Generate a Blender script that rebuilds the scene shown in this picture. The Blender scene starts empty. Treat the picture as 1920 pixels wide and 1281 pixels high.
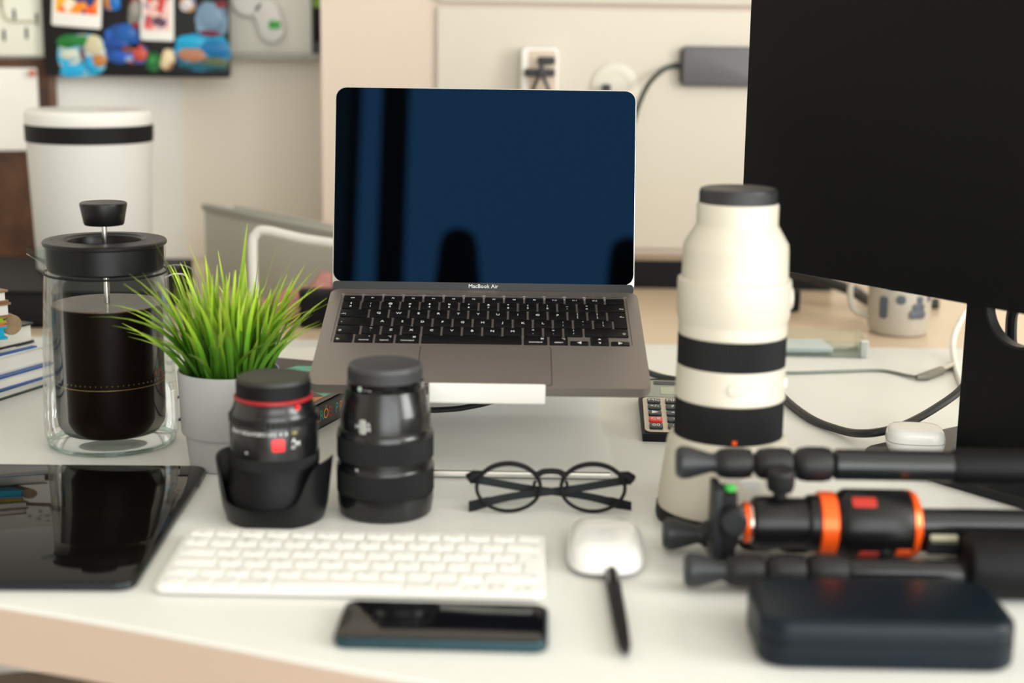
import bpy, bmesh, math, random
from mathutils import Vector, Matrix
PI = math.pi
rad = math.radians
S = bpy.context.scene
COL = S.collection
DZ = 0.74                                  # desk top height

# ---------------------------------------------------------------- camera, light, exposure
FPX, PITCH, ROLL, CH = 2850.0, rad(11.7), rad(0.8), 0.40
cd = bpy.data.cameras.new('camera')
cam = bpy.data.objects.new('camera', cd); COL.objects.link(cam)
cd.sensor_width = 36.0; cd.lens = FPX * 36 / 1920; cd.clip_start = 0.02; cd.clip_end = 60
cam.location = (0, 0, DZ + CH)
cam.matrix_world = Matrix.Translation((0, 0, DZ + CH)) @ Matrix.Rotation(PI/2 - PITCH, 4, 'X') @ Matrix.Rotation(ROLL, 4, 'Z')
cd.dof.use_dof = True; cd.dof.focus_distance = 1.52; cd.dof.aperture_fstop = 3.1
S.camera = cam

w = bpy.data.worlds.new('sky'); S.world = w; w.use_nodes = True
w.node_tree.nodes['Background'].inputs[0].default_value = (0.80, 0.88, 1.0, 1)
w.node_tree.nodes['Background'].inputs[1].default_value = 1.0

def area(name, loc, rot, sx, sy, power, col):
    l = bpy.data.lights.new(name, 'AREA'); l.shape = 'RECTANGLE'; l.size = sx; l.size_y = sy
    l.energy = power; l.color = col
    o = bpy.data.objects.new(name, l); COL.objects.link(o); o.location = loc; o.rotation_euler = rot
    return o
WX0, WX1, WZ0, WZ1, WY = -0.50, 2.15, 0.20, 2.45, -1.30     # the window opening behind the camera, lengthened downward for light under the laptop
area('window_daylight', ((WX0+WX1)/2, WY-0.12, (WZ0+WZ1)/2), (PI/2, 0, 0), WX1-WX0, WZ1-WZ0, 78, (0.985, 0.995, 0.95))
SY0, SY1, SZ0, SZ1 = -0.80, 0.75, 0.95, 2.45             # unseen window added in the right wall for light from that side
area('added_side_light', (2.72, (SY0+SY1)/2, (SZ0+SZ1)/2), (PI/2, 0, PI/2), SY1-SY0, SZ1-SZ0, 98, (0.985, 0.995, 0.95))

S.view_settings.view_transform = 'Standard'; S.view_settings.look = 'None'
S.view_settings.gamma = 1.0; S.view_settings.use_curve_mapping = False
S.view_settings.exposure = 0.13
S.cycles.use_denoising = True
S.cycles.max_bounces = 6; S.cycles.diffuse_bounces = 3; S.cycles.glossy_bounces = 3; S.cycles.transparent_max_bounces = 24; S.cycles.caustics_reflective = False

# ---------------------------------------------------------------- measuring helpers (a point of the photograph at a known distance)
def ray(px, py):
    u, v = px - 960, py - 640.5
    c, s = math.cos(ROLL), math.sin(ROLL)
    u, v = c*u + s*v, -s*u + c*v
    x, y = u/FPX, -v/FPX
    return Vector((x, math.cos(PITCH) + y*math.sin(PITCH), -math.sin(PITCH) + y*math.cos(PITCH)))
def D(px, py, z=0.0):                      # on the desk (or z above it)
    d = ray(px, py); t = (z - CH)/d.z
    return Vector((d.x*t, d.y*t, DZ + z))
def A(px, py, Y):                          # at depth Y
    d = ray(px, py); t = Y/d.y
    return Vector((d.x*t, Y, DZ + CH + d.z*t))

# ---------------------------------------------------------------- materials
def lin(c): return tuple(((x/255)/12.92 if x/255 <= 0.04045 else ((x/255+0.055)/1.055)**2.4) for x in c)
MATS = {}
def mat(name, rgb, rough=0.5, metal=0.0, spec=0.5, var=0.0, vscale=40.0, bump=0.0, bscale=300.0, coat=0.0, tint=None, ior=None, aniso=None):
    m = bpy.data.materials.new(name); m.use_nodes = True
    nt = m.node_tree; b = nt.nodes['Principled BSDF']
    c = (*lin(rgb), 1) if max(rgb) > 1.0 else (*rgb, 1)
    b.inputs['Base Color'].default_value = c
    b.inputs['Roughness'].default_value = rough; b.inputs['Metallic'].default_value = metal
    b.inputs['Specular IOR Level'].default_value = spec
    if coat: b.inputs['Coat Weight'].default_value = coat; b.inputs['Coat Roughness'].default_value = 0.05
    if tint: b.inputs['Specular Tint'].default_value = (*tint, 1)
    if ior: b.inputs['IOR'].default_value = ior
    if var or bump:
        tc = nt.nodes.new('ShaderNodeTexCoord')
    if var:
        n = nt.nodes.new('ShaderNodeTexNoise'); n.inputs['Scale'].default_value = vscale; n.inputs['Detail'].default_value = 5
        r = nt.nodes.new('ShaderNodeValToRGB')
        r.color_ramp.elements[0].position = 0.3; r.color_ramp.elements[1].position = 0.7
        r.color_ramp.elements[0].color = tuple(max(0, x*(1-var)) for x in c[:3]) + (1,)
        r.color_ramp.elements[1].color = tuple(min(1, x*(1+var)) for x in c[:3]) + (1,)
        nt.links.new(tc.outputs['Object'], n.inputs['Vector']); nt.links.new(n.outputs['Fac'], r.inputs['Fac']); nt.links.new(r.outputs['Color'], b.inputs['Base Color'])
    if bump:
        n = nt.nodes.new('ShaderNodeTexNoise'); n.inputs['Scale'].default_value = bscale; n.inputs['Detail'].default_value = 3
        bp = nt.nodes.new('ShaderNodeBump'); bp.inputs['Strength'].default_value = bump; bp.inputs['Distance'].default_value = 0.001
        nt.links.new(tc.outputs['Object'], n.inputs['Vector']); nt.links.new(n.outputs['Fac'], bp.inputs['Height']); nt.links.new(bp.outputs['Normal'], b.inputs['Normal'])
    MATS[name] = m
    return m
def clear(name, tint=(0.96, 0.98, 0.97), blend=0.25, rough=0.02, edge=0.75, edgecol=(1, 1, 1)):
    """thin clear sheet: lets light straight through, mirrors more towards grazing angles"""
    m = bpy.data.materials.new(name); m.use_nodes = True
    nt = m.node_tree; nt.nodes.clear()
    o = nt.nodes.new('ShaderNodeOutputMaterial'); t = nt.nodes.new('ShaderNodeBsdfTransparent'); g = nt.nodes.new('ShaderNodeBsdfGlossy')
    lw = nt.nodes.new('ShaderNodeFresnel'); mx = nt.nodes.new('ShaderNodeMixShader'); mu = nt.nodes.new('ShaderNodeMath'); mu.operation = 'MULTIPLY'
    t.inputs[0].default_value = (*tint, 1); g.inputs['Color'].default_value = (*edgecol, 1); g.inputs['Roughness'].default_value = rough
    lw.inputs['IOR'].default_value = 1.0 + blend*2; mu.inputs[1].default_value = edge
    sb_ = nt.nodes.new('ShaderNodeMath'); sb_.operation = 'SUBTRACT'; sb_.use_clamp = True; sb_.inputs[1].default_value = 0.022   # hardly any mirror image head-on
    nt.links.new(lw.outputs[0], sb_.inputs[0]); nt.links.new(sb_.outputs[0], mu.inputs[0]); nt.links.new(mu.outputs[0], mx.inputs[0])
    nt.links.new(t.outputs[0], mx.inputs[1]); nt.links.new(g.outputs[0], mx.inputs[2]); nt.links.new(mx.outputs[0], o.inputs[0])
    MATS[name] = m
    return m
def printed(name, cols, scale=30, rough=0.5, seed=0.0):
    """flat colour print of irregular patches"""
    m = bpy.data.materials.new(name); m.use_nodes = True
    nt = m.node_tree; b = nt.nodes['Principled BSDF']; b.inputs['Roughness'].default_value = rough
    tc = nt.nodes.new('ShaderNodeTexCoord'); mp = nt.nodes.new('ShaderNodeMapping'); mp.inputs['Location'].default_value = (seed, seed*1.7, seed*0.3)
    v = nt.nodes.new('ShaderNodeTexVoronoi'); v.inputs['Scale'].default_value = scale
    sp = nt.nodes.new('ShaderNodeSeparateColor'); r = nt.nodes.new('ShaderNodeValToRGB'); r.color_ramp.interpolation = 'CONSTANT'
    while len(r.color_ramp.elements) < len(cols): r.color_ramp.elements.new(0.5)
    for i, c in enumerate(cols):
        r.color_ramp.elements[i].position = i/len(cols); r.color_ramp.elements[i].color = (*lin(c), 1)
    nt.links.new(tc.outputs['Object'], mp.inputs[0]); nt.links.new(mp.outputs[0], v.inputs['Vector']); nt.links.new(v.outputs['Color'], sp.inputs[0])
    nt.links.new(sp.outputs[0], r.inputs[0]); nt.links.new(r.outputs[0], b.inputs['Base Color'])
    MATS[name] = m
    return m

M_desk = mat('white_desk_laminate', (0.785, 0.785, 0.735), 0.38, var=0.012, vscale=3)
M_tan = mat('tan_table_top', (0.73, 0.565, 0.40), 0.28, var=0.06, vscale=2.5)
M_wall = mat('wall_paint', (0.90, 0.83, 0.72), 0.8, var=0.02, vscale=2, bump=0.05, bscale=120)
M_wallL = mat('wall_paint_white', (0.86, 0.845, 0.79), 0.8, var=0.02, vscale=2, bump=0.05, bscale=120)
M_ceil = mat('ceiling_paint', (0.85, 0.83, 0.78), 0.9)
M_floor = mat('floor_boards', (0.22, 0.15, 0.10), 0.5, var=0.3, vscale=8)
M_panel = mat('cream_panel', (0.65, 0.53, 0.44), 0.45, var=0.015, vscale=3)
M_panel2 = mat('cream_panel_light', (0.625, 0.57, 0.485), 0.4, var=0.01, vscale=3)
M_black = mat('black_plastic', (0.004, 0.004, 0.0048), 0.30, spec=0.35, var=0.1, vscale=80)
M_blackm = mat('black_matte', (0.004, 0.004, 0.005), 0.55, spec=0.2, var=0.12, vscale=90, bump=0.06, bscale=900)
M_blackg = mat('black_gloss', (0.004, 0.004, 0.005), 0.08, spec=0.25)
M_rubber = mat('black_rubber', (0.0065, 0.0065, 0.0075), 0.6, spec=0.25, bump=0.1, bscale=1200)
M_dkgrey = mat('dark_grey_metal', (0.014, 0.015, 0.017), 0.4, metal=0.2, spec=0.3)
M_satin = mat('lens_satin', (0.005, 0.005, 0.006), 0.24, spec=0.6)
M_white = mat('white_plastic', (0.84, 0.82, 0.77), 0.35)
M_whitem = mat('white_matte', (0.84, 0.82, 0.76), 0.6)
M_paper = mat('paper', (0.82, 0.80, 0.74), 0.8, var=0.02, vscale=20)
M_alu = mat('brushed_aluminium', (0.90, 0.90, 0.85), 0.45, metal=0.1, bump=0.04, bscale=1500)
M_spgrey = mat('space_grey_metal', (0.27, 0.238, 0.222), 0.42, metal=0.65, bump=0.03, bscale=2500)
M_spedge = mat('polished_edge', (0.75, 0.73, 0.70), 0.25, metal=0.9)
M_key = mat('key_black', (0.004, 0.004, 0.005), 0.5, spec=0.15)
M_leg = mat('legend_white', (0.85, 0.85, 0.83), 0.6)
M_screen = mat('laptop_glass', (0.0008, 0.0009, 0.0012), 0.02, spec=0.13, tint=(0.10, 0.42, 1.0))
M_bezelb = mat('laptop_bottom_bezel', (0.020, 0.020, 0.022), 0.4, spec=0.3)
M_mon = mat('monitor_screen', (0.0035, 0.0035, 0.004), 0.45, spec=0.12)
M_steel = mat('steel', (0.6, 0.58, 0.54), 0.22, metal=1.0)
M_glass = clear('clear_glass', (0.97, 0.985, 0.98), 0.14, 0.04, 0.6)
M_glass2 = clear('clear_glass_inner', (0.97, 0.985, 0.975), 0.12, 0.05, 0.25)
M_lensg = clear('spectacle_lens', (0.95, 0.975, 0.965), 0.16, 0.01, 0.3, (0.7, 1.0, 0.9))
M_coffee = mat('dark_coffee', (0.006, 0.0026, 0.0018), 0.35, spec=0.08)
M_foam = mat('coffee_surface', (0.10, 0.055, 0.03), 0.3, var=0.35, vscale=90)
M_gold = mat('gold_mesh', (0.35, 0.22, 0.08), 0.35, metal=0.8)
M_red = mat('signal_red', (0.85, 0.02, 0.02), 0.35)
M_redring = mat('red_ring', (0.30, 0.012, 0.016), 0.35)
M_orange = mat('orange_anodised', (1.0, 0.115, 0.012), 0.28, metal=0.35)
M_reddk = mat('dark_red', (0.42, 0.02, 0.012), 0.35)
M_lensw = mat('off_white_enamel', (0.65, 0.60, 0.495), 0.42, bump=0.02, bscale=800)
M_navy = mat('navy_hard_case', (0.0025, 0.0070, 0.0125), 0.38, spec=0.24, bump=0.12, bscale=700, var=0.1, vscale=60)
M_pot = mat('grey_pot', (0.42, 0.42, 0.415), 0.55, var=0.02, vscale=30)
M_soil = mat('soil', (0.02, 0.02, 0.012), 0.9)
M_teal = mat('dark_teal_edge', (0.015, 0.05, 0.065), 0.3, metal=0.5)
M_lid = mat('press_lid_plastic', (0.005, 0.005, 0.0055), 0.36, spec=0.3)
M_green = mat('green_plastic', (0.05, 0.42, 0.06), 0.4)
M_cork = mat('brown_board', (0.075, 0.030, 0.011), 0.75, var=0.45, vscale=25)
M_hub = mat('grey_hub_metal', (0.105, 0.100, 0.108), 0.45, metal=0.4)
M_cable = mat('black_cable', (0.010, 0.011, 0.012), 0.45)
M_cabg = mat('dark_green_cable', (0.005, 0.016, 0.013), 0.4)
M_cabgrey = mat('grey_green_cable', (0.20, 0.22, 0.19), 0.5)
M_cabw = mat('white_cable', (0.80, 0.78, 0.72), 0.4)
M_blue = mat('print_blue', (0.02, 0.10, 0.36), 0.5)
M_pale = mat('pale_grey_plastic', (0.56, 0.55, 0.48), 0.5)
M_greyl = mat('grey_ledge', (0.40, 0.40, 0.35), 0.5)
M_pink = mat('pink_cloth', (0.62, 0.28, 0.25), 0.9, var=0.15, vscale=30)

# blade colour: dark green foot to lime tip
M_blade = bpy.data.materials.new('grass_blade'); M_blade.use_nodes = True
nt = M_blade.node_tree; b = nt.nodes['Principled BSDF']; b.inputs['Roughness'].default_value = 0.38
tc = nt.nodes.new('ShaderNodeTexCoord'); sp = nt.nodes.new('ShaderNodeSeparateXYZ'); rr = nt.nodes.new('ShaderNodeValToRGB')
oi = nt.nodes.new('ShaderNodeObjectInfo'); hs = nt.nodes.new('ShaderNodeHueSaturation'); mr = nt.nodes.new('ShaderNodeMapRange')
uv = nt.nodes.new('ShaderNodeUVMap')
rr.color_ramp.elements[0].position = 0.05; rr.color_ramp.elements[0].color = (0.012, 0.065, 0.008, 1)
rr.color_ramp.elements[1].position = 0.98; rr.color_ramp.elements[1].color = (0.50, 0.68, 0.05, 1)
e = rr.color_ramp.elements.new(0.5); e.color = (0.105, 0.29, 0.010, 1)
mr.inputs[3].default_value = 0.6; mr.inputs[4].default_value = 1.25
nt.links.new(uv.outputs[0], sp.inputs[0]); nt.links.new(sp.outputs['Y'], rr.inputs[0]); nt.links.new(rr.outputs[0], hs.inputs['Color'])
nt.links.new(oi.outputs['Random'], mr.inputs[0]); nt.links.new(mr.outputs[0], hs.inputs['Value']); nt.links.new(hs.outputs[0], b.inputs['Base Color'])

# ---------------------------------------------------------------- geometry helpers
class G:
    def __init__(s): s.v = []; s.f = []
    def add(s, vs, fs, M=None):
        o = len(s.v)
        s.v += [tuple(M @ Vector(q)) if M is not None else tuple(q) for q in vs]
        s.f += [tuple(i+o for i in q) for q in fs]
        return s
    def rings(s, rings, M=None, close=False, cap0=True, cap1=True):
        n = len(rings[0]); vs = [q for r in rings for q in r]; fs = []
        for k in range(len(rings)-1):
            for i in range(n):
                j = (i+1) % n
                fs.append((k*n+i, k*n+j, (k+1)*n+j, (k+1)*n+i))
        if close:
            k = len(rings)-1
            for i in range(n):
                j = (i+1) % n; fs.append((k*n+i, k*n+j, j, i))
        else:
            if cap0: fs.append(tuple(range(n))[::-1])
            if cap1: fs.append(tuple((len(rings)-1)*n+i for i in range(n)))
        return s.add(vs, fs, M)
    def box(s, x0, x1, y0, y1, z0, z1, M=None):
        vs = [(x0,y0,z0),(x1,y0,z0),(x1,y1,z0),(x0,y1,z0),(x0,y0,z1),(x1,y0,z1),(x1,y1,z1),(x0,y1,z1)]
        return s.add(vs, [(3,2,1,0),(4,5,6,7),(0,1,5,4),(1,2,6,5),(2,3,7,6),(3,0,4,7)], M)
    def slab(s, w, d, h, r=0.0, bev=0.0, cx=0, cy=0, z=0, n=5, M=None, bb=None, nb=3):
        """rounded rectangle plate standing on z, edges rounded by bev (bottom bb)"""
        bb = bev if bb is None else bb
        r = max(min(r, w/2-1e-5, d/2-1e-5), 1e-5)
        def ring(ins, zz):
            pts = []; rr_ = max(r-ins, 1e-5)
            for k, (sx, sy) in enumerate(((1,1),(-1,1),(-1,-1),(1,-1))):
                ox, oy = sx*(w/2-ins-rr_), sy*(d/2-ins-rr_)
                for i in range(n+1):
                    a = PI/2*k + PI/2*i/n
                    pts.append((cx+ox+rr_*math.cos(a), cy+oy+rr_*math.sin(a), zz))
            return pts
        R = []
        if bb > 0:
            for i in range(nb): a = PI/2*i/nb; R.append(ring(bb*(1-math.sin(a)), z+bb*(1-math.cos(a))))
        R.append(ring(0, z+bb)); 
        if bev > 0:
            for i in range(nb+1): a = PI/2*i/nb; R.append(ring(bev*(1-math.cos(a)), z+h-bev+bev*math.sin(a)))
        else: R.append(ring(0, z+h))
        return s.rings(R, M)
    def prism(s, out, z0, z1, M=None):
        return s.rings([[(x,y,z0) for x,y in out], [(x,y,z1) for x,y in out]], M)
    def lathe(s, prof, n=48, M=None, cap0=True, cap1=True, close=False):
        R = [[(r*math.cos(2*PI*i/n), r*math.sin(2*PI*i/n), z) for i in range(n)] for r, z in [(max(q[0], 1e-5), q[1]) for q in prof]]
        return s.rings(R, M, close, cap0, cap1)
    def tube(s, pts, r, n=10, M=None, caps=True, close=False):
        pts = [Vector(q) for q in pts]; R = []; N = len(pts); up = None
        for i, q in enumerate(pts):
            a = pts[i-1] if (i > 0 or close) else q; c = pts[(i+1) % N] if (i < N-1 or close) else q
            t = (c-a).normalized()
            if up is None:
                up = Vector((0,0,1)) if abs(t.z) < 0.9 else Vector((0,1,0))
            up = (up - t*up.dot(t)).normalized(); sd = t.cross(up)
            rr_ = r[i] if isinstance(r, (list, tuple)) else r
            R.append([tuple(q + (up*math.cos(2*PI*k/n) + sd*math.sin(2*PI*k/n))*rr_) for k in range(n)])
        return s.rings(R, M, close, caps, caps)
def obj(name, g, m, parent=None, loc=None, rot=None, label=None, smooth=35, kind=None):
    me = bpy.data.meshes.new(name); me.from_pydata(g.v, [], g.f)
    bm = bmesh.new(); bm.from_mesh(me); bmesh.ops.recalc_face_normals(bm, faces=bm.faces); bm.to_mesh(me); bm.free()
    if m: me.materials.append(m)
    if smooth:
        me.shade_smooth(); me.set_sharp_from_angle(angle=rad(smooth))
    return link(name, me, parent, loc, rot, label, kind)
def link(name, me, parent=None, loc=None, rot=None, label=None, kind=None):
    o = bpy.data.objects.new(name, me); COL.objects.link(o)
    if parent: o.parent = parent
    if loc is not None: o.location = loc
    if rot is not None: o.rotation_euler = rot
    if label: o['label'] = label
    if kind: o['kind'] = kind
    return o
def thing(name, label, cat, loc, rot=(0,0,0), group=None):
    o = bpy.data.objects.new(name, None); COL.objects.link(o); o.empty_display_size = 0.02
    o.location = loc; o.rotation_euler = rot; o['label'] = label; o['category'] = cat
    if group: o['group'] = group
    return o
def tag(o, label, cat, group=None):
    o['label'] = label; o['category'] = cat
    if group: o['group'] = group
    return o
def smoothpath(P, k=8):
    """Catmull-Rom through points"""
    P = [Vector(q) if len(q) == 3 else Vector((q[0], q[1], 0)) for q in P]; Q = [P[0]*2-P[1]] + P + [P[-1]*2-P[-2]]; out = []
    for i in range(1, len(Q)-2):
        for j in range(k):
            t = j/k; a, b_, c, d = Q[i-1], Q[i], Q[i+1], Q[i+2]
            out.append(0.5*((2*b_) + (c-a)*t + (2*a-5*b_+4*c-d)*t*t + (3*b_-a-3*c+d)*t**3))
    return out + [P[-1]]
TXT = {}
def text_mesh(s, size, m, extr=0.0001):
    k = (s, round(size, 5), m.name)
    if k not in TXT:
        c = bpy.data.curves.new('t', 'FONT'); c.body = s; c.size = size; c.align_x = 'CENTER'; c.align_y = 'CENTER'; c.resolution_u = 2; c.extrude = extr
        o = bpy.data.objects.new('t', c); COL.objects.link(o); bpy.context.view_layer.update()
        me = bpy.data.meshes.new_from_object(o.evaluated_get(bpy.context.evaluated_depsgraph_get()))
        bpy.data.objects.remove(o); bpy.data.curves.remove(c)
        me.materials.clear(); me.materials.append(m); me.name = 'lettering'; TXT[k] = me
    return TXT[k]

# text prepared first, while the scene is small
ROWS = [
 [('esc',1.0357)] + [('F%d' % i,1.0357) for i in range(1,13)] + [('',1.0357)],
 [('§\n±',1)] + [(a,1) for a in ('!\n1','@\n2','#\n3','$\n4','%\n5','^\n6','&\n7','*\n8','(\n9',')\n0','_\n-','+\n=')] + [('<x',1.5)],
 [('->|',1.5)] + [(a,1) for a in 'QWERTYUIOP'] + [('{\n[',1),('}\n]',1),('RET',1)],
 [('•',1.75)] + [(a,1) for a in 'ASDFGHJKL'] + [(':\n;',1),('"\n\'',1),('|\n\\',1)],
 [('⇧',1.25),('~\n`',1)] + [(a,1) for a in 'ZXCVBNM'] + [('<\n,',1),('>\n.',1),('?\n/',1),('⇧',2.25)],
 [('fn',1),('control',1),('option',1),('command',1.25),('',5),('command',1.25),('option',1),('◀',1),('UD',1),('▶',1)],
]
def keyboard_keys(parent, u, v, fnv, gap, x0, ytop, z, h, m, ml, size, bev, legz=0.00015):
    """keys of an ISO board, each one an object; ytop is the rear edge"""
    cache = {}
    y = ytop
    for ri, row in enumerate(ROWS):
        hh = fnv if ri == 0 else v
        x = x0
        for t, wd in row:
            kw, kd = u*wd-gap, hh-gap
            cx, cy = x + u*wd/2, y - hh/2
            x += u*wd
            def key(kw, kd, cx, cy):
                kk = (round(kw,5), round(kd,5))
                if kk not in cache:
                    g = G().slab(kw, kd, h, 0.0014, bev, n=3, bb=0, nb=2)
                    cache[kk] = obj('key', g, m, parent, (cx, cy, z))
                    return cache[kk]
                return link('key', cache[kk].data, parent, (cx, cy, z))
            if t == 'RET':
                g = G(); a = kw/2; q = u*0.25
                g.prism([(a,kd/2),(-a,kd/2),(-a,-kd/2-gap*0.5),(-a+q,-kd/2-gap*0.5),(-a+q,-kd/2-hh),(a,-kd/2-hh)][::-1], 0, h)
                k = obj('key', g, m, parent, (cx, cy, z)); link('legend', text_mesh('<-', size, ml), k, (kw*0.25, -0.002, h+legz)); continue
            if t == 'UD':
                k1 = key(kw, kd/2-0.0003, cx, cy+kd/4); k2 = key(kw, kd/2-0.0003, cx, cy-kd/4)
                link('legend', text_mesh('▲', size*0.6, ml), k1, (0,0,h+legz)); link('legend', text_mesh('▼', size*0.6, ml), k2, (0,0,h+legz)); continue
            if t in '◀▶' and t: kd, cy = kd/2-0.0003, cy-kd/4
            k = key(kw, kd, cx, cy)
            if not t: continue
            if t in ('control','option','command','esc') or t.startswith('F') and len(t) > 1:
                link('legend', text_mesh(t, size*0.62, ml), k, (0, -kd*0.22 if ri else 0, h+legz))
                if ri: link('legend', text_mesh({'control':'^','option':'⌥','command':'⌘'}[t], size*0.7, ml), k, (kw*0.28, kd*0.22, h+legz))
            elif t in ('->|','•','⇧','fn','<x'):
                sx = -kw/2+0.0035 if x < x0+u*6 else kw/2-0.004
                link('legend', text_mesh(t, size*0.8, ml), k, (sx, -kd*0.15, h+legz))
            elif '\n' in t:
                a, b_ = t.split('\n')
                link('legend', text_mesh(a, size*0.85, ml), k, (0, kd*0.2, h+legz)); link('legend', text_mesh(b_, size*0.85, ml), k, (0, -kd*0.2, h+legz))
            else:
                link('legend', text_mesh(t, size, ml), k, (0, 0, h+legz))
        y -= hh

# ---------------------------------------------------------------- laptop
lap = thing('laptop', 'dark grey laptop standing open on the silver stand', 'laptop', (-0.0285, 1.3105, DZ+0.0735), (rad(15.9), 0, 0))
LW, LD, LT, LF = 0.3045, 0.206, 0.0105, 0.0085
KX, KY0, KY1 = 0.1418, 0.0895, 0.1935      # keyboard recess
BW = 0.3072
g = G().slab(BW, LD-LF, LT-0.0012, 0.011, 0.0, cy=(LD+LF)/2, n=6, bb=0.004)
base = obj('base', g, M_spgrey, lap)
def rrect(x0, x1, y0, y1, r, n=5):
    return [(cx+r*math.cos(PI/2*k+PI/2*i/n), cy+r*math.sin(PI/2*k+PI/2*i/n)) for k,(cx,cy) in enumerate(((x1-r,y1-r),(x0+r,y1-r),(x0+r,y0+r),(x1-r,y0+r))) for i in range(n+1)]
# top deck as a frame around the recess
out = rrect(-BW/2, BW/2, LF, LD, 0.011); inn = rrect(-KX, KX, KY0, KY1, 0.002)
n = len(out); g = G(); zt = LT
vs = [(x,y,zt-0.0012) for x,y in out] + [(x*0.9985,y,zt) for x,y in out] + [(x,y,zt) for x,y in inn] + [(x,y,zt-0.0012) for x,y in inn]
fs = []
for i in range(n):
    j = (i+1) % n
    for k in range(3): fs.append((k*n+i, k*n+j, (k+1)*n+j, (k+1)*n+i))
g.add(vs, fs); obj('deck', g, M_spgrey, lap)
obj('keyboard_recess', G().box(-KX, KX, KY0, KY1, LT-0.00125, LT-0.0011), M_spgrey, lap)
obj('recess_edge', G().box(-KX, KX, KY1-0.0002, KY1+0.0014, LT-0.0002, LT+0.0005), M_spedge, lap)
keyboard_keys(lap, 0.01933, 0.01775, 0.0130, 0.0021, -0.14014, KY1-0.0016, LT-0.0011, 0.0012, M_key, M_leg, 0.0052, 0.0002)
g = G().slab(0.121, 0.074, 0.0003, 0.004, 0, cx=0.004, cy=0.0490, z=LT, n=4)
obj('trackpad', g, mat('trackpad_glass', (0.245, 0.21, 0.20), 0.36, metal=0.55), lap)
obj('trackpad_edge', G().slab(0.1222, 0.0752, 0.00015, 0.0045, 0, cx=0.004, cy=0.0490, z=LT, n=4), M_blackm, lap)
obj('front_notch', G().slab(0.045, 0.004, 0.0004, 0.001, 0, cx=0.004, cy=LF+0.0005, z=LT-0.0006), M_spgrey, lap)
for sx in (-1, 1): obj('foot', G().lathe([(0.006,-0.002),(0.007,0)], 16, Matrix.Translation((sx*0.12, 0.03, 0))), M_rubber, lap)
obj('hinge', G().tube([(-0.11, LD+0.003, LT-0.006), (0.11, LD+0.003, LT-0.006)], 0.0032, 12), M_blackm, lap)
# lid: its own frame, X right, Y up the lid, Z towards the viewer
LH = 0.2075; lean = rad(90 - 13.0 - 15.9)
lidM = Matrix.Translation((-0.0012, LD+0.0015, LT-0.0040)) @ Matrix.Rotation(lean, 4, 'X')
def lid(name, g, m, **k):
    o = obj(name, g, m, lidobj if name != 'lid' else lap, **k)
    if name == 'lid': o.matrix_local = lidM
    return o
lidobj = None
lidobj = lid('lid', G().slab(LW, LH, 0.0045, 0.0115, 0.0008, cy=LH/2, z=-0.0045, n=8), M_spedge)
lid('screen_glass', G().slab(LW-0.0022, LH-0.0022-0.009, 0.0003, 0.0105, 0, cy=LH/2+0.0045, z=0.0001, n=8), M_screen)
lid('bottom_bezel', G().slab(LW-0.0022, 0.0098, 0.00035, 0.003, 0, cy=0.0058, z=0.0001, n=4), M_bezelb)
o = link('wordmark', text_mesh('MacBook Air', 0.0056, M_leg), lidobj, (0.0, 0.0071, 0.0006))

# ---------------------------------------------------------------- laptop stand
st = thing('laptop_stand', 'silver bent-metal stand under the dark grey laptop', 'laptop stand', (-0.0215, 0, DZ))
prof = smoothpath([(1.322,0.0035),(1.40,0.0035),(1.50,0.0035),(1.530,0.008),(1.545,0.030),(1.540,0.075),(1.520,0.112),(1.495,0.117),(1.40,0.0925),(1.320,0.0712)], 5)
g = G(); R = []
ln = len(prof)
for i, q in enumerate(prof):
    a = prof[max(i-1,0)]; c = prof[min(i+1,ln-1)]; t = (c-a).normalized(); nn = Vector((-t.y, t.x, 0))*0.0019
    t_ = i/(ln-1); hw = 0.113 if t_ < 0.55 else max(0.045, 0.113-(t_-0.55)*0.26)
    p0, p1 = q+nn, q-nn
    R.append([(-hw,p0.x,p0.y),(hw,p0.x,p0.y),(hw,p1.x,p1.y),(-hw,p1.x,p1.y)])
g.rings(R); obj('bent_plate', g, M_alu, st)
obj('base_edge', G().tube([(-0.112,1.3215,0.0035),(0.112,1.3215,0.0035)], 0.0034, 10), M_spedge, st)
obj('lip', G().slab(0.104, 0.0045, 0.0180, 0.002, 0.0015, cx=0, cy=1.3115, z=0.0720, n=4), M_whitem, st)
for sx in (-0.02, 0.02): obj('lip_bracket', G().box(sx-0.008, sx+0.008, 1.3105, 1.322, 0.0720, 0.0755), M_alu, st)
for sx in (-1, 1): obj('rubber_pad', G().slab(0.03, 0.006, 0.0007, 0.003, 0, cx=sx*0.06, cy=1.34, z=-0.0002), M_rubber, st)

# ---------------------------------------------------------------- French press
PX, PY = -0.3865, 1.4260
fp = thing('french_press', 'double-walled glass French press full of dark coffee, black lid', 'french press', (PX, PY, DZ))
obj('outer_glass', G().lathe([(0.030,0.0016),(0.052,0.0014),(0.0595,0.0035),(0.0632,0.011),(0.0637,0.025),(0.0612,0.09),(0.0578,0.160),(0.0566,0.168),(0.0560,0.176),(0.0562,0.1935)], 64, cap0=True, cap1=False), M_glass, fp)
obj('glass_foot', G().tube([(0.0575*math.cos(a), 0.0575*math.sin(a), 0.0028) for a in [2*PI*i/48 for i in range(48)]], 0.0022, 8, close=True), clear('glass_rim', (0.86,0.94,0.91), 0.25, 0.02, 0.5), fp)
obj('inner_glass', G().lathe([(0.020,0.0115),(0.046,0.0125),(0.0515,0.020),(0.0522,0.03),(0.0522,0.155),(0.0540,0.164),(0.0563,0.168)], 64, cap0=True, cap1=False), M_glass2, fp)
obj('coffee', G().lathe([(0.018,0.0122),(0.045,0.0132),(0.0502,0.0205),(0.0512,0.03),(0.0515,0.136)], 64, cap1=False), M_coffee, fp)
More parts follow.
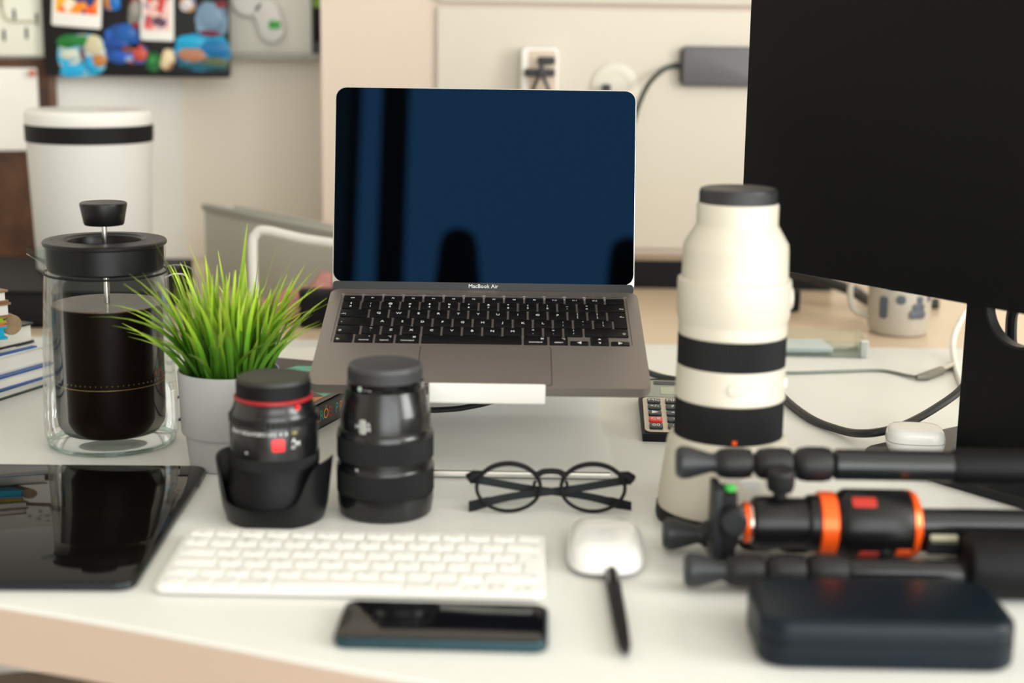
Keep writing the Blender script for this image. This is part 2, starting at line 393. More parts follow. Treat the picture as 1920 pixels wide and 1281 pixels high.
obj('coffee_surface', G().lathe([(0.0514,0.1355),(0.0514,0.137),(0.0480,0.1365),(0.001,0.1366)], 64), M_foam, fp)
obj('seam_ring', G().tube([(0.0568*math.cos(a), 0.0568*math.sin(a), 0.1675) for a in [2*PI*i/64 for i in range(64)]], 0.0011, 8, close=True), M_blackm, fp)
ring = obj('filter_disc', G().lathe([(0.0514,0.062),(0.0516,0.0622),(0.0516,0.0625),(0.0514,0.0627)], 64, close=True), M_gold, fp)
g = G()
for i in range(64):
    a = 2*PI*i/64; g.lathe([(0.0005,-0.0004),(0.0005,0.0004)], 6, Matrix.Translation((0.0517*math.cos(a),0.0517*math.sin(a),0.0665)))
o = obj('filter_spring', g, M_gold, fp, kind='stuff')
lidp = obj('lid', G().lathe([(0.0345,0.1965),(0.0385,0.1988),(0.0565,0.1978),(0.0576,0.1965),(0.0574,0.1945),(0.0562,0.1932),(0.0545,0.1930),(0.0540,0.1710),(0.0520,0.1690),(0.034,0.1710),(0.031,0.1850)], 64, close=True), M_lid, fp)
obj('lid_well', G().lathe([(0.0345,0.1845),(0.0355,0.1965),(0.0375,0.1986),(0.0385,0.1990),(0.038,0.1835)], 48, cap1=False), M_lid, lidp)
obj('lid_hole', G().lathe([(0.0012,0),(0.0012,0.0003)], 10, Matrix.Translation((-0.0475,-0.01,0.1982))), M_blackg, lidp)
obj('plunger_rod', G().lathe([(0.0026,0.137),(0.0026,0.214)], 16), M_steel, fp)
obj('knob', G().lathe([(0.0178,0.2120),(0.0186,0.2130),(0.0220,0.2312),(0.0217,0.2325),(0.0206,0.2332),(0.001,0.2325)], 40), M_lid, fp)
g = G(); R = []
for i in range(9):                         # pouring lip, a channel that narrows to the tip
    t = i/8; x = -0.053-0.0185*t; hw = 0.013*(1-t)**0.8+0.0012; zb = 0.172+0.013*t
    R.append([(x, hw*math.cos(a), zb+ (0.1905+0.001*t-zb)*(1-math.sin(a))) for a in [PI*k/10 for k in range(11)]] )
vs = [q for r in R for q in r]; fs = [(k*11+i, k*11+i+1, (k+1)*11+i+1, (k+1)*11+i) for k in range(8) for i in range(10)]
obj('spout', g.add(vs, fs), MATS['glass_rim'], fp, rot=(0,0,rad(12)))
hp = smoothpath([(0.0565,0,0.160),(0.072,0,0.163),(0.088,0,0.155),(0.093,0,0.12),(0.091,0,0.075),(0.080,0,0.050),(0.0625,0,0.046)], 6)
obj('handle', G().tube(hp, 0.0052, 12), M_glass, fp, rot=(0,0,rad(38)))

# ---------------------------------------------------------------- grass in a pot
pc = D(433, 870)
pl = thing('potted_grass', 'bright green artificial grass in a grey pot', 'potted plant', pc)
obj('pot', G().lathe([(0.001,0.0),(0.0355,0.0),(0.0370,0.0015),(0.0405,0.0315),(0.0430,0.0322),(0.0438,0.034),(0.0462,0.089),(0.0458,0.0905),(0.0445,0.0905),(0.0435,0.088),(0.042,0.070),(0.001,0.070)], 64), M_pot, pl)
obj('soil', G().lathe([(0.0418,0.0705),(0.030,0.076),(0.001,0.078)], 32, cap0=False), M_soil, pl)
random.seed(11)
def blade(bx, by, dx, dy, L, droop, wd, nm='grass_blade'):
    """dx,dy lean direction at the tip (metres), L length"""
    K = 9; g = G(); R = []; uvs = []
    lean = math.hypot(dx, dy); ux, uy = (dx/lean, dy/lean) if lean > 1e-6 else (1, 0)
    sx, sy = -uy, ux
    tw = random.uniform(-0.9, 0.9)
    cs, sn = math.cos(tw), math.sin(tw)
    for i in range(K+1):
        t = i/K
        h = lean*(0.25*t+0.75*t*t*(1 if droop < 0.3 else 1.0))
        z = 0.074 + L*(t - droop*t**2.6)
        ww = wd*(0.75+0.6*math.sin(min(t*1.4,1)*PI/2)-0.35*t)*(1-t**3.5)+0.00015
        ox, oy = sx*cs+ux*sn, sy*cs+uy*sn
        cx, cy = bx+ux*h, by+uy*h
        f = ww*0.45
        R.append(((cx-ox*ww, cy-oy*ww, z), (cx+ux*f*0.4, cy+uy*f*0.4, z-f*0.5), (cx+ox*ww, cy+oy*ww, z)))
    vs = [q for r in R for q in r]; fs = []
    for k in range(K):
        for i in range(2): fs.append((k*3+i, k*3+i+1, k*3+i+4, k*3+i+3))
    me = bpy.data.meshes.new('grass_blade'); me.from_pydata(vs, [], fs)
    ul = me.uv_layers.new(name='UVMap')
    for lp in me.loops: ul.data[lp.index].uv = (0.5, (lp.vertex_index//3)/K)
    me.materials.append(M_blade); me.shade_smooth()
    link('grass_blade', me, pl)
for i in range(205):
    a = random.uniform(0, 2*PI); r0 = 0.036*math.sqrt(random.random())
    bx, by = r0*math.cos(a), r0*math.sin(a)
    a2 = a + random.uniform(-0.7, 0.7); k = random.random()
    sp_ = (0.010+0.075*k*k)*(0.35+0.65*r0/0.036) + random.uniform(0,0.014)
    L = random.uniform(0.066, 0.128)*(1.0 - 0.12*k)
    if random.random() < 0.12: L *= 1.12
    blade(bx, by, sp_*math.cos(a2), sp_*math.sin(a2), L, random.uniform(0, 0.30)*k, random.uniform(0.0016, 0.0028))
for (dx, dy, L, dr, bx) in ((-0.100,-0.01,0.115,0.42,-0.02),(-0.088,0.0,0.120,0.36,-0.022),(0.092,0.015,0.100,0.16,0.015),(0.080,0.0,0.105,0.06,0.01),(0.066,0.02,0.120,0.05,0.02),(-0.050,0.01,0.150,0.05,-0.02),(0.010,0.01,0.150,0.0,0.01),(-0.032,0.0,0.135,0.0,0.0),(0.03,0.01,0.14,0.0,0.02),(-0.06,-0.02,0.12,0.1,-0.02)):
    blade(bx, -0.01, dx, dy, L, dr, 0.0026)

# ---------------------------------------------------------------- black lens with red ring
def arc_text(parent, s, size, r, z, th, m, name='marking'):
    # th: 0 faces the camera (-Y)
    me = text_mesh(s, size, m)
    M = Matrix.Rotation(th, 4, 'Z') @ Matrix.Translation((0, -r, z)) @ Matrix.Rotation(PI/2, 4, 'X')
    o = link(name, me, parent); o.matrix_local = M
    return o
def ribs(r, z0, z1, n, dep, M=None):
    g = G(); prof = []
    for i in range(n*2):
        a = 2*PI*i/(n*2); rr_ = r if i % 2 else r-dep
        prof.append((rr_*math.cos(a), rr_*math.sin(a)))
    return g.prism(prof, z0, z1, M)
lp = D(517, 966)
l1 = thing('red_ring_lens', 'black camera lens with red ring and petal hood, beside the grass pot', 'camera lens', lp)
obj('front_barrel', G().lathe([(0.0385,0.004),(0.0390,0.03),(0.0370,0.036),(0.0362,0.048),(0.0362,0.052)], 64), M_blackm, l1)
obj('focus_ring', ribs(0.0368, 0.047, 0.056, 90, 0.0007), M_rubber, l1)
bl = obj('barrel', G().lathe([(0.0355,0.052),(0.0360,0.056),(0.0360,0.0835),(0.0352,0.086),(0.0352,0.0895),(0.0345,0.0920),(0.0330,0.0940),(0.0326,0.0965),(0.0318,0.0985),(0.0310,0.100)], 64), M_satin, l1)
obj('aperture_ring', ribs(0.0368, 0.083, 0.0885, 60, 0.0006), M_black, l1)
obj('red_ring', G().lathe([(0.0312,0.1005),(0.0322,0.1012),(0.0322,0.1032),(0.0312,0.104)], 64), M_redring, l1)
obj('mount_dot', G().lathe([(0.0022,0),(0.0022,0.0012)], 14, Matrix.Translation((0.0225,-0.0232,0.0985)) @ Matrix.Rotation(rad(44),4,'Z') @ Matrix.Rotation(PI/2,4,'X')), M_red, l1)
obj('rear_cap', ribs(0.0303, 0.1045, 0.1155, 48, 0.0005), M_blackm, l1)
obj('rear_cap_top', G().lathe([(0.0300,0.1155),(0.0292,0.1185),(0.0265,0.1193),(0.025,0.1186),(0.001,0.1186)], 48), mat('cap_face', (0.014,0.015,0.011), 0.55), l1)
# badge and scale
th = rad(14)
o = obj('red_badge', G().slab(0.0105, 0.0105, 0.0010, 0.002, 0.0003), M_red, l1); o.matrix_local = Matrix.Rotation(th,4,'Z') @ Matrix.Translation((0,-0.0356,0.0695)) @ Matrix.Rotation(PI/2,4,'X')
for s, t, z, sz in (('A',0.60,0.0725,0.0055),('M',0.70,0.0695,0.0055),('15',0.58,0.067,0.004),('M',-0.5,0.062,0.003)): arc_text(l1, s, sz, 0.0362, z, t, M_leg)
for i, s in enumerate(('22','16','11','8','5.6','4','2.8','2','1.4','2','4','8')):
    arc_text(l1, s, 0.0042, 0.0362, 0.0785, -0.95+0.125*i, M_leg)
arc_text(l1, '∞', 0.005, 0.0362, 0.079, 0.62, mat('marking_yellow', (0.5,0.45,0.08), 0.5))
# reversed petal hood
g = G(); N = 72; Ro, Rm, Rt, Ri = [], [], [], []
for i in range(N):
    a = 2*PI*i/N                            # 0 = +x
    c = math.cos(2*(a+rad(14)))
    hz = 0.019 + 0.032*(1/(1+math.exp(-7*(c-0.30)))) + 0.002*c
    ca, sa = math.cos(a), math.sin(a)
    ro = 0.0415+0.0065*min(1, hz/0.05)
    Ro.append((0.0400*ca, 0.0400*sa, 0.0)); Rm.append((0.0435*ca, 0.0435*sa, 0.012)); Rt.append((ro*ca, ro*sa, hz)); Ri.append(((ro-0.0016)*ca, (ro-0.0016)*sa, hz))
Rb = [(x*0.955, y*0.955, 0.006) for x, y, z in Rm]
g.rings([Ro, Rm, Rt, Ri, Rb], close=True)
hd = obj('petal_hood', g, mat('hood_plastic', (0.006,0.006,0.007), 0.32, spec=0.35, bump=0.04, bscale=800), l1)
obj('front_cap', G().lathe([(0.0395,0.0012),(0.0395,0.005)], 48), M_black, l1)

# ---------------------------------------------------------------- black standard zoom lens
lq = D(723, 957)
l2 = thing('zoom_lens', 'plain black zoom lens with ribbed rings, in front of the laptop', 'camera lens', lq); l2.scale = (1, 1, 1.035)
obj('front_rim', G().lathe([(0.0365,0.0),(0.0385,0.002),(0.0402,0.012),(0.0400,0.018)], 64), M_satin, l2)
obj('front_barrel', G().lathe([(0.0392,0.018),(0.0392,0.058),(0.0388,0.060)], 64), M_black, l2)
obj('focus_ring', ribs(0.0406, 0.0195, 0.0385, 110, 0.0006), M_rubber, l2)
obj('groove_ring', G().lathe([(0.0404,0.0385),(0.0405,0.0398),(0.0400,0.0412),(0.0393,0.0420),(0.0390,0.046)], 64), M_satin, l2)
obj('zoom_ring', ribs(0.0402, 0.0475, 0.0655, 110, 0.0006), M_rubber, l2)
obj('shoulder', G().lathe([(0.0400,0.0655),(0.0400,0.0675),(0.0394,0.0695),(0.0384,0.0710),(0.0376,0.0716),(0.0376,0.084),(0.0370,0.0862),(0.0362,0.0900),(0.0345,0.0960),(0.0328,0.1005),(0.0320,0.1025),(0.0316,0.1035)], 64), M_satin, l2)
obj('mount_collar', G().lathe([(0.0314,0.1030),(0.0316,0.1035),(0.0316,0.1095),(0.0306,0.1105)], 64), M_blackg, l2)
obj('rear_cap', ribs(0.0309, 0.1105, 0.1190, 60, 0.0005), mat('cap_grey', (0.022,0.022,0.025), 0.5), l2)
obj('rear_cap_top', G().lathe([(0.0306,0.1190),(0.0300,0.1222),(0.0285,0.1230),(0.0268,0.1226),(0.001,0.1226)], 48), mat('cap_grey_face', (0.040,0.040,0.044), 0.5), l2)
arc_text(l2, '●', 0.0055, 0.0317, 0.1066, -0.62, mat('marking_mint', (0.42,0.55,0.46), 0.5))
arc_text(l2, '-- ---', 0.0034, 0.0317, 0.1066, -0.38, M_leg)
for s, t, z, sz in (('2.8',-0.56,0.0785,0.0035),('A',-0.28,0.0805,0.0042),('M',-0.28,0.0765,0.0042),('70',-0.55,0.043,0.003)): arc_text(l2, s, sz, 0.0377 if z > .05 else .0394, z, t, M_leg)
sw = obj('focus_switch', G().slab(0.006, 0.012, 0.0014, 0.002, 0.0004), mat('switch_grey',(0.35,0.36,0.33),0.5), l2); sw.matrix_local = Matrix.Rotation(-0.42,4,'Z') @ Matrix.Translation((0,-0.0372,0.0785)) @ Matrix.Rotation(PI/2,4,'X')

# ---------------------------------------------------------------- white telephoto lens
lt = thing('telephoto_lens', 'tall off-white telephoto lens with black grip bands, standing upright', 'camera lens', (0.1800, 1.2190, DZ)); lt.scale = (1, 1, 0.986)
obj('hood', G().lathe([(0.0535,0.0115),(0.0560,0.0115),(0.0557,0.022),(0.0500,0.0675),(0.0485,0.0725),(0.0460,0.0740),(0.0445,0.0742)], 72), M_lensw, lt)
obj('hood_rim', G().lathe([(0.0520,0.0),(0.0568,0.0),(0.0576,0.003),(0.0572,0.0115),(0.0535,0.0125)], 72), M_rubber, lt)
obj('hood_lock', G().slab(0.018, 0.014, 0.002, 0.003, 0.0006, M=Matrix.Translation((0.012,-0.0505,0.042)) @ Matrix.Rotation(rad(7),4,'X') @ Matrix.Rotation(PI/2,4,'X')), M_white, lt)
obj('focus_ring', ribs(0.0447, 0.0742, 0.1060, 130, 0.0006), M_rubber, lt)
obj('mid_barrel', G().lathe([(0.0440,0.1055),(0.0452,0.1068),(0.0452,0.112),(0.0446,0.114),(0.0446,0.130),(0.0442,0.1345)], 72), M_lensw, lt)
obj('zoom_ring', ribs(0.0442, 0.1340, 0.1600, 130, 0.0006), M_rubber, lt)
obj('rear_barrel', G().lathe([(0.0440,0.1595),(0.0444,0.166),(0.0440,0.168),(0.0444,0.172),(0.0458,0.176),(0.0462,0.203),(0.0458,0.2055),(0.0435,0.2065),(0.0430,0.209),(0.0425,0.229),(0.0420,0.2345),(0.0345,0.2475),(0.0330,0.2500),(0.0328,0.252),(0.0328,0.2665),(0.0318,0.2680)], 72), M_lensw, lt)
obj('barrel_button', G().lathe([(0.006,0),(0.006,0.0012),(0.0048,0.0016),(0.001,0.001)], 24, Matrix.Rotation(-0.05,4,'Z') @ Matrix.Translation((0,-0.0442,0.121)) @ Matrix.Rotation(PI/2,4,'X')), M_lensw, lt)
obj('side_switch', G().slab(0.004,0.008,0.002,0.001,0.0004, M=Matrix.Rotation(1.25,4,'Z') @ Matrix.Translation((0,-0.0444,0.121)) @ Matrix.Rotation(PI/2,4,'X')), M_white, lt)
obj('collar_knob', G().lathe([(0.009,0),(0.009,0.0026),(0.007,0.0032)], 20, Matrix.Rotation(1.5,4,'Z') @ Matrix.Translation((0,-0.0445,0.190)) @ Matrix.Rotation(PI/2,4,'X')), M_lensw, lt)
M_faint = mat('marking_faint', (0.72,0.65,0.56), 0.6)
arc_text(lt, '-- - -- - ---', 0.0058, 0.0463, 0.1905, -0.05, M_faint); arc_text(lt, '-- ----', 0.005, 0.0461, 0.181, -0.15, M_faint)
arc_text(lt, '■', 0.005, 0.0448, 0.0770, -0.02, M_orange)
obj('rear_cap', ribs(0.0313, 0.2680, 0.2770, 60, 0.0005), mat('tele_cap', (0.018,0.018,0.021), 0.45), lt)
obj('rear_cap_top', G().lathe([(0.0310,0.2770),(0.0302,0.2795),(0.0285,0.2800),(0.027,0.2796),(0.001,0.2796)], 48), MATS['tele_cap'], lt)

# ---------------------------------------------------------------- white keyboard
kb = thing('desktop_keyboard', 'flat white wireless keyboard on the front of the desk', 'keyboard', (-0.1135, 1.0200, DZ+0.0018), (rad(2.6), 0, rad(-0.8)))
obj('case', G().slab(0.2795, 0.1195, 0.0035, 0.008, 0.0008, cy=0.0598, n=5), M_white, kb)
obj('battery_tube', G().tube([(-0.136,0.111,-0.0015),(0.136,0.111,-0.0015)], 0.0052, 14), M_white, kb)
keyboard_keys(kb, 0.0189, 0.0193, 0.0160, 0.0030, -0.1370, 0.1160, 0.0036, 0.0009, mat('key_white', (0.84,0.825,0.78), 0.45), mat('legend_grey', (0.42,0.41,0.39), 0.6), 0.0058, 0.0003)

# ---------------------------------------------------------------- phone, tablet, mouse, pen
ph = thing('phone', 'black phone lying face up near the desk edge', 'phone', (-0.0435, 0.9640, DZ), (0,0,rad(-1.6)))
obj('body', G().slab(0.1415, 0.0690, 0.0076, 0.010, 0.0022, n=8), M_teal, ph)
scr = obj('screen', G().slab(0.1385, 0.0660, 0.0006, 0.009, 0.0003, z=0.0074, n=8), M_blackg, ph)
obj('speaker_notch', G().slab(0.0055, 0.030, 0.0002, 0.0025, 0, cx=-0.0655, z=0.00795), M_black, scr)
for xx in (-0.03, -0.015): obj('side_button', G().slab(0.011, 0.0012, 0.0028, 0.0005, 0.0003, cx=xx, cy=-0.0347, z=0.0026), M_teal, ph)
obj('power_button', G().slab(0.014, 0.0012, 0.0028, 0.0005, 0.0003, cx=-0.022, cy=0.0347, z=0.0026), M_teal, ph)

tb = thing('tablet', 'large black tablet lying on the desk before the French press', 'tablet', (-0.3790, 1.1750, DZ), (0,0,rad(1.2)))
obj('body', G().slab(0.2160, 0.2990, 0.0062, 0.014, 0.0020, n=8), mat('tablet_edge',(0.02,0.025,0.028),0.25,metal=0.6), tb)
ts = obj('screen', G().slab(0.2135, 0.2965, 0.0005, 0.013, 0.0002, z=0.0060, n=8), mat('tablet_glass',(0.004,0.0035,0.003),0.04,spec=0.5,ior=1.15), tb)
obj('front_camera', G().lathe([(0.0016,0.00652),(0.001,0.00655)], 12, Matrix.Translation((0.1025,0,0))), M_blackm, ts)
obj('side_button', G().slab(0.0012,0.018,0.0025,0.0005,0.0003, cx=0.1082, cy=0.105, z=0.002), MATS['tablet_edge'], tb)

mo = thing('computer_mouse', 'smooth white mouse lying between the keyboard and the tripod', 'mouse', (0.0745, 1.1220, DZ), (0,0,rad(-3)))
g = G(); R = []
K = 14; W_, L_ = 0.0300, 0.0565
def sup(a, rx, ry, p=3.2):
    c, s_ = math.cos(a), math.sin(a); return (rx*math.copysign(abs(c)**(2/p), c), ry*math.copysign(abs(s_)**(2/p), s_))
for i in range(K+1):
    t = i/K; zz = 0.004+0.0165*math.sin(t*PI/2); k = math.cos(t*PI/2)**0.42 if i < K else 0.02
    R.append([(x, y, zz - 0.00*y) for x, y in (sup(2*PI*j/48, W_*k, L_*k) for j in range(48))])
R2 = [[(x, y, 0.0036 + (z-0.0036)*(1-0.25*(abs(y)/L_)**2)) for x, y, z in r] for r in R]
obj('shell', G().rings(R2), mat('mouse_acrylic', (0.86,0.85,0.82), 0.12), mo, smooth=60)
obj('underside', G().rings([[(x,y,z) for x,y in (sup(2*PI*j/48, W_*k, L_*k) for j in range(48))] for k, z in ((0.90,0.0006),(0.96,0.0022),(0.985,0.0042))]), mat('mouse_base',(0.55,0.54,0.52),0.3,metal=0.6), mo)
for sx in (-1,1): obj('glide_strip', G().slab(0.003,0.08,0.0007,0.001,0,cx=sx*0.018,z=0), M_dkgrey, mo)

p0, p1 = D(1146, 1087), D(1174, 1243); dv = p1-p0; Lp = dv.length
pn = thing('stylus_pen', 'slim black pen lying on the desk below the mouse', 'pen', p0+Vector((0,0,0.0053)), (0,0,math.atan2(dv.y, dv.x)))
Rx = Matrix.Rotation(PI/2, 4, 'Y')
obj('barrel', G().lathe([(0.0050,0.030),(0.0052,0.034),(0.0050,0.10),(0.0042,Lp-0.016),(0.0036,Lp-0.012)], 24, Rx), M_blackm, pn)
obj('cap', G().lathe([(0.0042,0.0),(0.0050,0.0015),(0.0054,0.006),(0.0054,0.0295),(0.0050,0.030)], 24, Rx), M_black, pn)
obj('clip', G().box(0.003,0.032,-0.0012,0.0012,0.0050,0.0062), M_blackg, pn)
obj('tip', G().lathe([(0.0036,Lp-0.012),(0.0016,Lp-0.002),(0.0006,Lp)], 16, Rx), M_dkgrey, pn)

# ---------------------------------------------------------------- spectacles
gl = thing('eyeglasses', 'round black-rimmed eyeglasses folded on the desk', 'eyeglasses', (0.0345, 1.2210, DZ), (rad(-14), 0, rad(1.6)))
def rim_pts(cx, n=48, rx=0.0268, rz=0.0200, cz=0.0217):
    return [(cx+rx*math.cos(a), 0.0015*math.cos(a)*(1 if cx > 0 else -1)*-1, cz+rz*math.sin(a)*(1.0 if math.sin(a) > 0 else 0.98)) for a in [2*PI*i/n for i in range(n)]]
for cx in (-0.0355, 0.0355):
    r_ = obj('rim', G().tube(rim_pts(cx), [0.0016+0.0007*max(0, math.sin(2*PI*i/48)) for i in range(48)], 10, close=True), M_blackm, gl)
    obj('lens', G().add([q for q in rim_pts(cx)], [tuple(range(48))]), M_lensg, gl)
    sx = math.copysign(1, cx)
    obj('end_piece', G().add([], []).tube([(cx+sx*0.0215,0,0.0335),(cx+sx*0.0285,0.001,0.0320),(cx+sx*0.0330,0.003,0.0285)], [0.002,0.0042,0.0050], 10), M_blackm, gl)
    obj('nose_pad', G().tube([(cx-sx*0.0225,0.002,0.027),(cx-sx*0.0215,0.004,0.024),(cx-sx*0.022,0.003,0.020)], 0.0014, 8), M_blackm, gl)
obj('bridge', G().tube(smoothpath([(-0.0125,0,0.0315),(-0.006,0,0.0350),(0.006,0,0.0350),(0.0125,0,0.0315)],5), 0.0026, 10), M_blackm, gl)
def temple(sx, y0):
    pts = smoothpath([(sx*0.0680,0.004,0.0285),(sx*0.060,y0,0.0270),(sx*0.02,y0+0.003,0.0200),(-sx*0.025,y0+0.003,0.0145),(-sx*0.050,y0+0.001,0.0095),(-sx*0.0690,y0-0.006,0.0048)],5)
    g = G(); R = []
    for i, q in enumerate(pts):
        t = i/(len(pts)-1); hz = 0.0042*(1-0.25*math.sin(t*PI)) + 0.0006*(t>.8)
        R.append([(q.x,q.y-0.0011,q.z-hz),(q.x,q.y+0.0011,q.z-hz),(q.x,q.y+0.0011,q.z+hz),(q.x,q.y-0.0011,q.z+hz)])
    obj('temple', g.rings(R), mat('temple_black',(0.004,0.007,0.008),0.5,spec=0.2) if 'temple_black' not in MATS else MATS['temple_black'], gl, smooth=50)
temple(1, 0.010); temple(-1, 0.016)

# ---------------------------------------------------------------- hard case
cs = thing('hard_case', 'dark navy zipped hard case at the front right corner', 'case', (0.2445, 0.9490, DZ), (0,0,rad(-0.8)))
obj('lower_shell', G().slab(0.1660, 0.0830, 0.0165, 0.020, 0.0, n=8, bb=0.005), M_navy, cs)
obj('upper_shell', G().slab(0.1660, 0.0830, 0.0150, 0.020, 0.0070, z=0.0182, n=8, bb=0.0004, nb=5), M_navy, cs)
obj('zip', G().slab(0.1648, 0.0818, 0.0019, 0.0195, 0, z=0.0164, n=8), M_blackm, cs)
obj('zip_puller', G().slab(0.012,0.0025,0.005,0.001,0.0005,cx=0.0835,cy=0.02,z=0.015), M_blackm, cs)

# ---------------------------------------------------------------- folded tripod
tr = thing('tripod', 'folded black tripod with orange rings, lying behind the navy case', 'tripod', (0, 0, DZ))
AX = Matrix.Rotation(PI/2, 4, 'Y')
def along(y, z): return Matrix.Translation((0, y, z)) @ AX
M_tube = mat('tripod_tube', (0.010,0.011,0.012), 0.22, spec=0.5)
M_lock = mat('twist_lock', (0.008,0.008,0.009), 0.5, spec=0.4, bump=0.15, bscale=500)
M_footm = mat('tripod_foot', (0.016,0.018,0.021), 0.42)
def leg(x0, y, z, xb, rb, k=1.0):
    lg = obj('leg', G().lathe([(0.0085,x0+0.118),(0.0112*k,x0+0.121),(0.0112*k,xb)], 24, along(y,z)), M_tube, tr)
    obj('foot', G().lathe([(0.001,x0),(0.0100,x0+0.0006),(0.0125,x0+0.004),(0.0122,x0+0.010),(0.0072,x0+0.027),(0.0078,x0+0.030)], 24, along(y,z)), M_footm, lg)
    for j, (xa, r_) in enumerate(((0.030,0.0118),(0.0600,0.0124),(0.0900,0.0134))):
        obj('twist_lock', G().lathe([(r_-0.004,x0+xa),(r_-0.0012,x0+xa+0.003),(r_,x0+xa+0.009),(r_,x0+xa+0.021),(r_-0.0012,x0+xa+0.0268),(r_-0.004,x0+xa+0.0285)], 28, along(y,z)), M_lock, lg)
    obj('upper_section', G().lathe([(0.0112*k,xb-0.002),(rb,xb+0.003),(rb,xb+0.16),(rb*0.9,xb+0.165)], 28, along(y,z)), M_blackm, lg)
    return lg
leg(0.1250, 1.1080, 0.0790, 0.335, 0.0135, 1.06)
leg(0.1190, 1.1290, 0.0150, 0.340, 0.0135)
leg(0.1265, 1.0440, 0.0165, 0.3290, 0.0142, 0.90)
obj('leg_hinge', G().lathe([(0.012,0.3285),(0.0225,0.3300),(0.0240,0.334),(0.0240,0.47),(0.020,0.475)], 32, along(1.0430,0.0242)), M_blackm, tr)
CY_, CZ_ = 1.0850, 0.0400
C_ = along(CY_, CZ_)
obj('quick_release_clamp', G().slab(0.052, 0.030, 0.0115, 0.004, 0.001, M=Matrix.Translation((0.1560,CY_,CZ_)) @ Matrix.Rotation(PI/2,4,'Y')), M_blackm, tr)
obj('clamp_plate', G().slab(0.060, 0.034, 0.006, 0.003, 0.001, M=Matrix.Translation((0.1505,CY_,CZ_)) @ Matrix.Rotation(PI/2,4,'Y')), M_dkgrey, tr)
obj('bubble_level', G().lathe([(0.0045,0),(0.0045,0.003),(0.003,0.004)], 16, Matrix.Translation((0.163,CY_-0.004,CZ_+0.026))), M_green, tr)
obj('clamp_knob', G().lathe([(0.005,0),(0.010,0.004),(0.010,0.014),(0.008,0.016)], 20, Matrix.Translation((0.164,CY_-0.012,CZ_+0.008)) @ Matrix.Rotation(PI/2,4,'X')), M_dkgrey, tr)
obj('ball', G().lathe([(0.004,0.166),(0.0125,0.170),(0.0155,0.178),(0.0150,0.186)], 28, C_), M_steel, tr)
obj('ball_collar', G().lathe([(0.0140,0.1735),(0.0155,0.1745),(0.0155,0.1785),(0.0150,0.180)], 28, C_), M_orange, tr)
obj('ball_housing', G().lathe([(0.0160,0.180),(0.0190,0.182),(0.0200,0.188),(0.0200,0.205),(0.0190,0.208),(0.0190,0.220),(0.0215,0.223),(0.0215,0.229)], 40, C_), M_black, tr)
kn = obj('lock_knob', G().lathe([(0.005,0.0),(0.005,0.008),(0.0095,0.010),(0.0105,0.014),(0.0105,0.024),(0.009,0.026)], 20, Matrix.Translation((0.2010,CY_+0.002,CZ_+0.016)) @ Matrix.Rotation(rad(8),4,'X')), M_lock, tr)
obj('pan_ring', G().lathe([(0.0215,0.229),(0.0240,0.230),(0.0240,0.2415),(0.0215,0.2425)], 40, C_), M_orange, tr)
obj('shoulder_body', G().lathe([(0.0215,0.2425),(0.0245,0.246),(0.0262,0.249),(0.0262,0.2945),(0.0250,0.2965)], 40, C_), M_black, tr)
for t, xx, sx, sy in ((-0.95,0.2555,0.018,0.009),(0.62,0.285,0.012,0.008),(0.75,0.262,0.020,0.010),(-0.4,0.30,0.0,0.0)):
    if sx: obj('red_panel', G().slab(sx, sy, 0.0009, 0.002, 0.0003, M=Matrix.Translation((xx+0.005,CY_,CZ_)) @ Matrix.Rotation(t,4,'X') @ Matrix.Translation((0,-0.0258,0)) @ Matrix.Rotation(PI/2,4,'X')), M_orange if t == 0.62 else M_reddk, tr)
obj('shoulder_screw', G().lathe([(0.0045,0),(0.0045,0.003),(0.0035,0.0036)], 16, Matrix.Translation((0.276,CY_,CZ_)) @ Matrix.Rotation(0.62,4,'X') @ Matrix.Translation((0,-0.0262,0)) @ Matrix.Rotation(PI/2,4,'X')), M_dkgrey, tr)
obj('lower_ring', G().lathe([(0.0250,0.2965),(0.0262,0.2972),(0.0240,0.3020),(0.0190,0.3045)], 40, C_), M_orange, tr)
obj('center_column', G().lathe([(0.0125,0.3040),(0.0125,0.50)], 28, C_), M_tube, tr)
obj('spider', G().lathe([(0.020,0.470),(0.034,0.476),(0.036,0.50),(0.032,0.515),(0.010,0.520)], 24, C_), M_blackm, tr)
for (yy, zz) in ((1.108,0.079),(1.129,0.015),(1.043,0.0145)):
    obj('spider_arm', G().tube([(0.493,CY_,CZ_),(0.493,yy,zz)], 0.009, 12), M_blackm, tr)
obj('spec_plate', G().slab(0.020,0.006,0.0008,0.001,0.0002, M=Matrix.Translation((0.318,1.060,0.0375)) @ Matrix.Rotation(rad(60),4,'X')), mat('plate_olive',(0.33,0.31,0.20),0.5), tr)
obj('plate_mount', G().box(0.306,0.330,1.058,1.074,0.026,0.0368), M_blackm, tr)

# ---------------------------------------------------------------- monitor
PHI = rad(53.5); dX = Vector((math.cos(PHI), -math.sin(PHI), 0)); nB = Vector((math.sin(PHI), math.cos(PHI), 0))   # along the panel, backwards
MC = Vector((0.4142, 1.2936, DZ+0.1672))
mn = thing('monitor', 'big black desktop monitor switched off, turned sideways', 'monitor', (MC.x, MC.y, DZ), (0,0,-PHI))
obj('back_shell', G().slab(0.60, 0.345, 0.030, 0.03, 0.012, cy=0.185, z=0.010, M=Matrix.Translation((0,0.006,0.1672)) @ Matrix.Rotation(PI/2,4,'X') @ Matrix.Scale(-1,4,(0,0,1)) ), M_blackm, mn)
pb = Matrix.Translation((0,0,0.1672))
obj('panel', G().box(-0.3065,0.3065,0.0008,0.0155,0.0,0.366,pb), M_blackm, mn)
obj('screen', G().box(-0.3025,0.3025,-0.0002,0.001,0.011,0.362,pb), M_mon, mn)
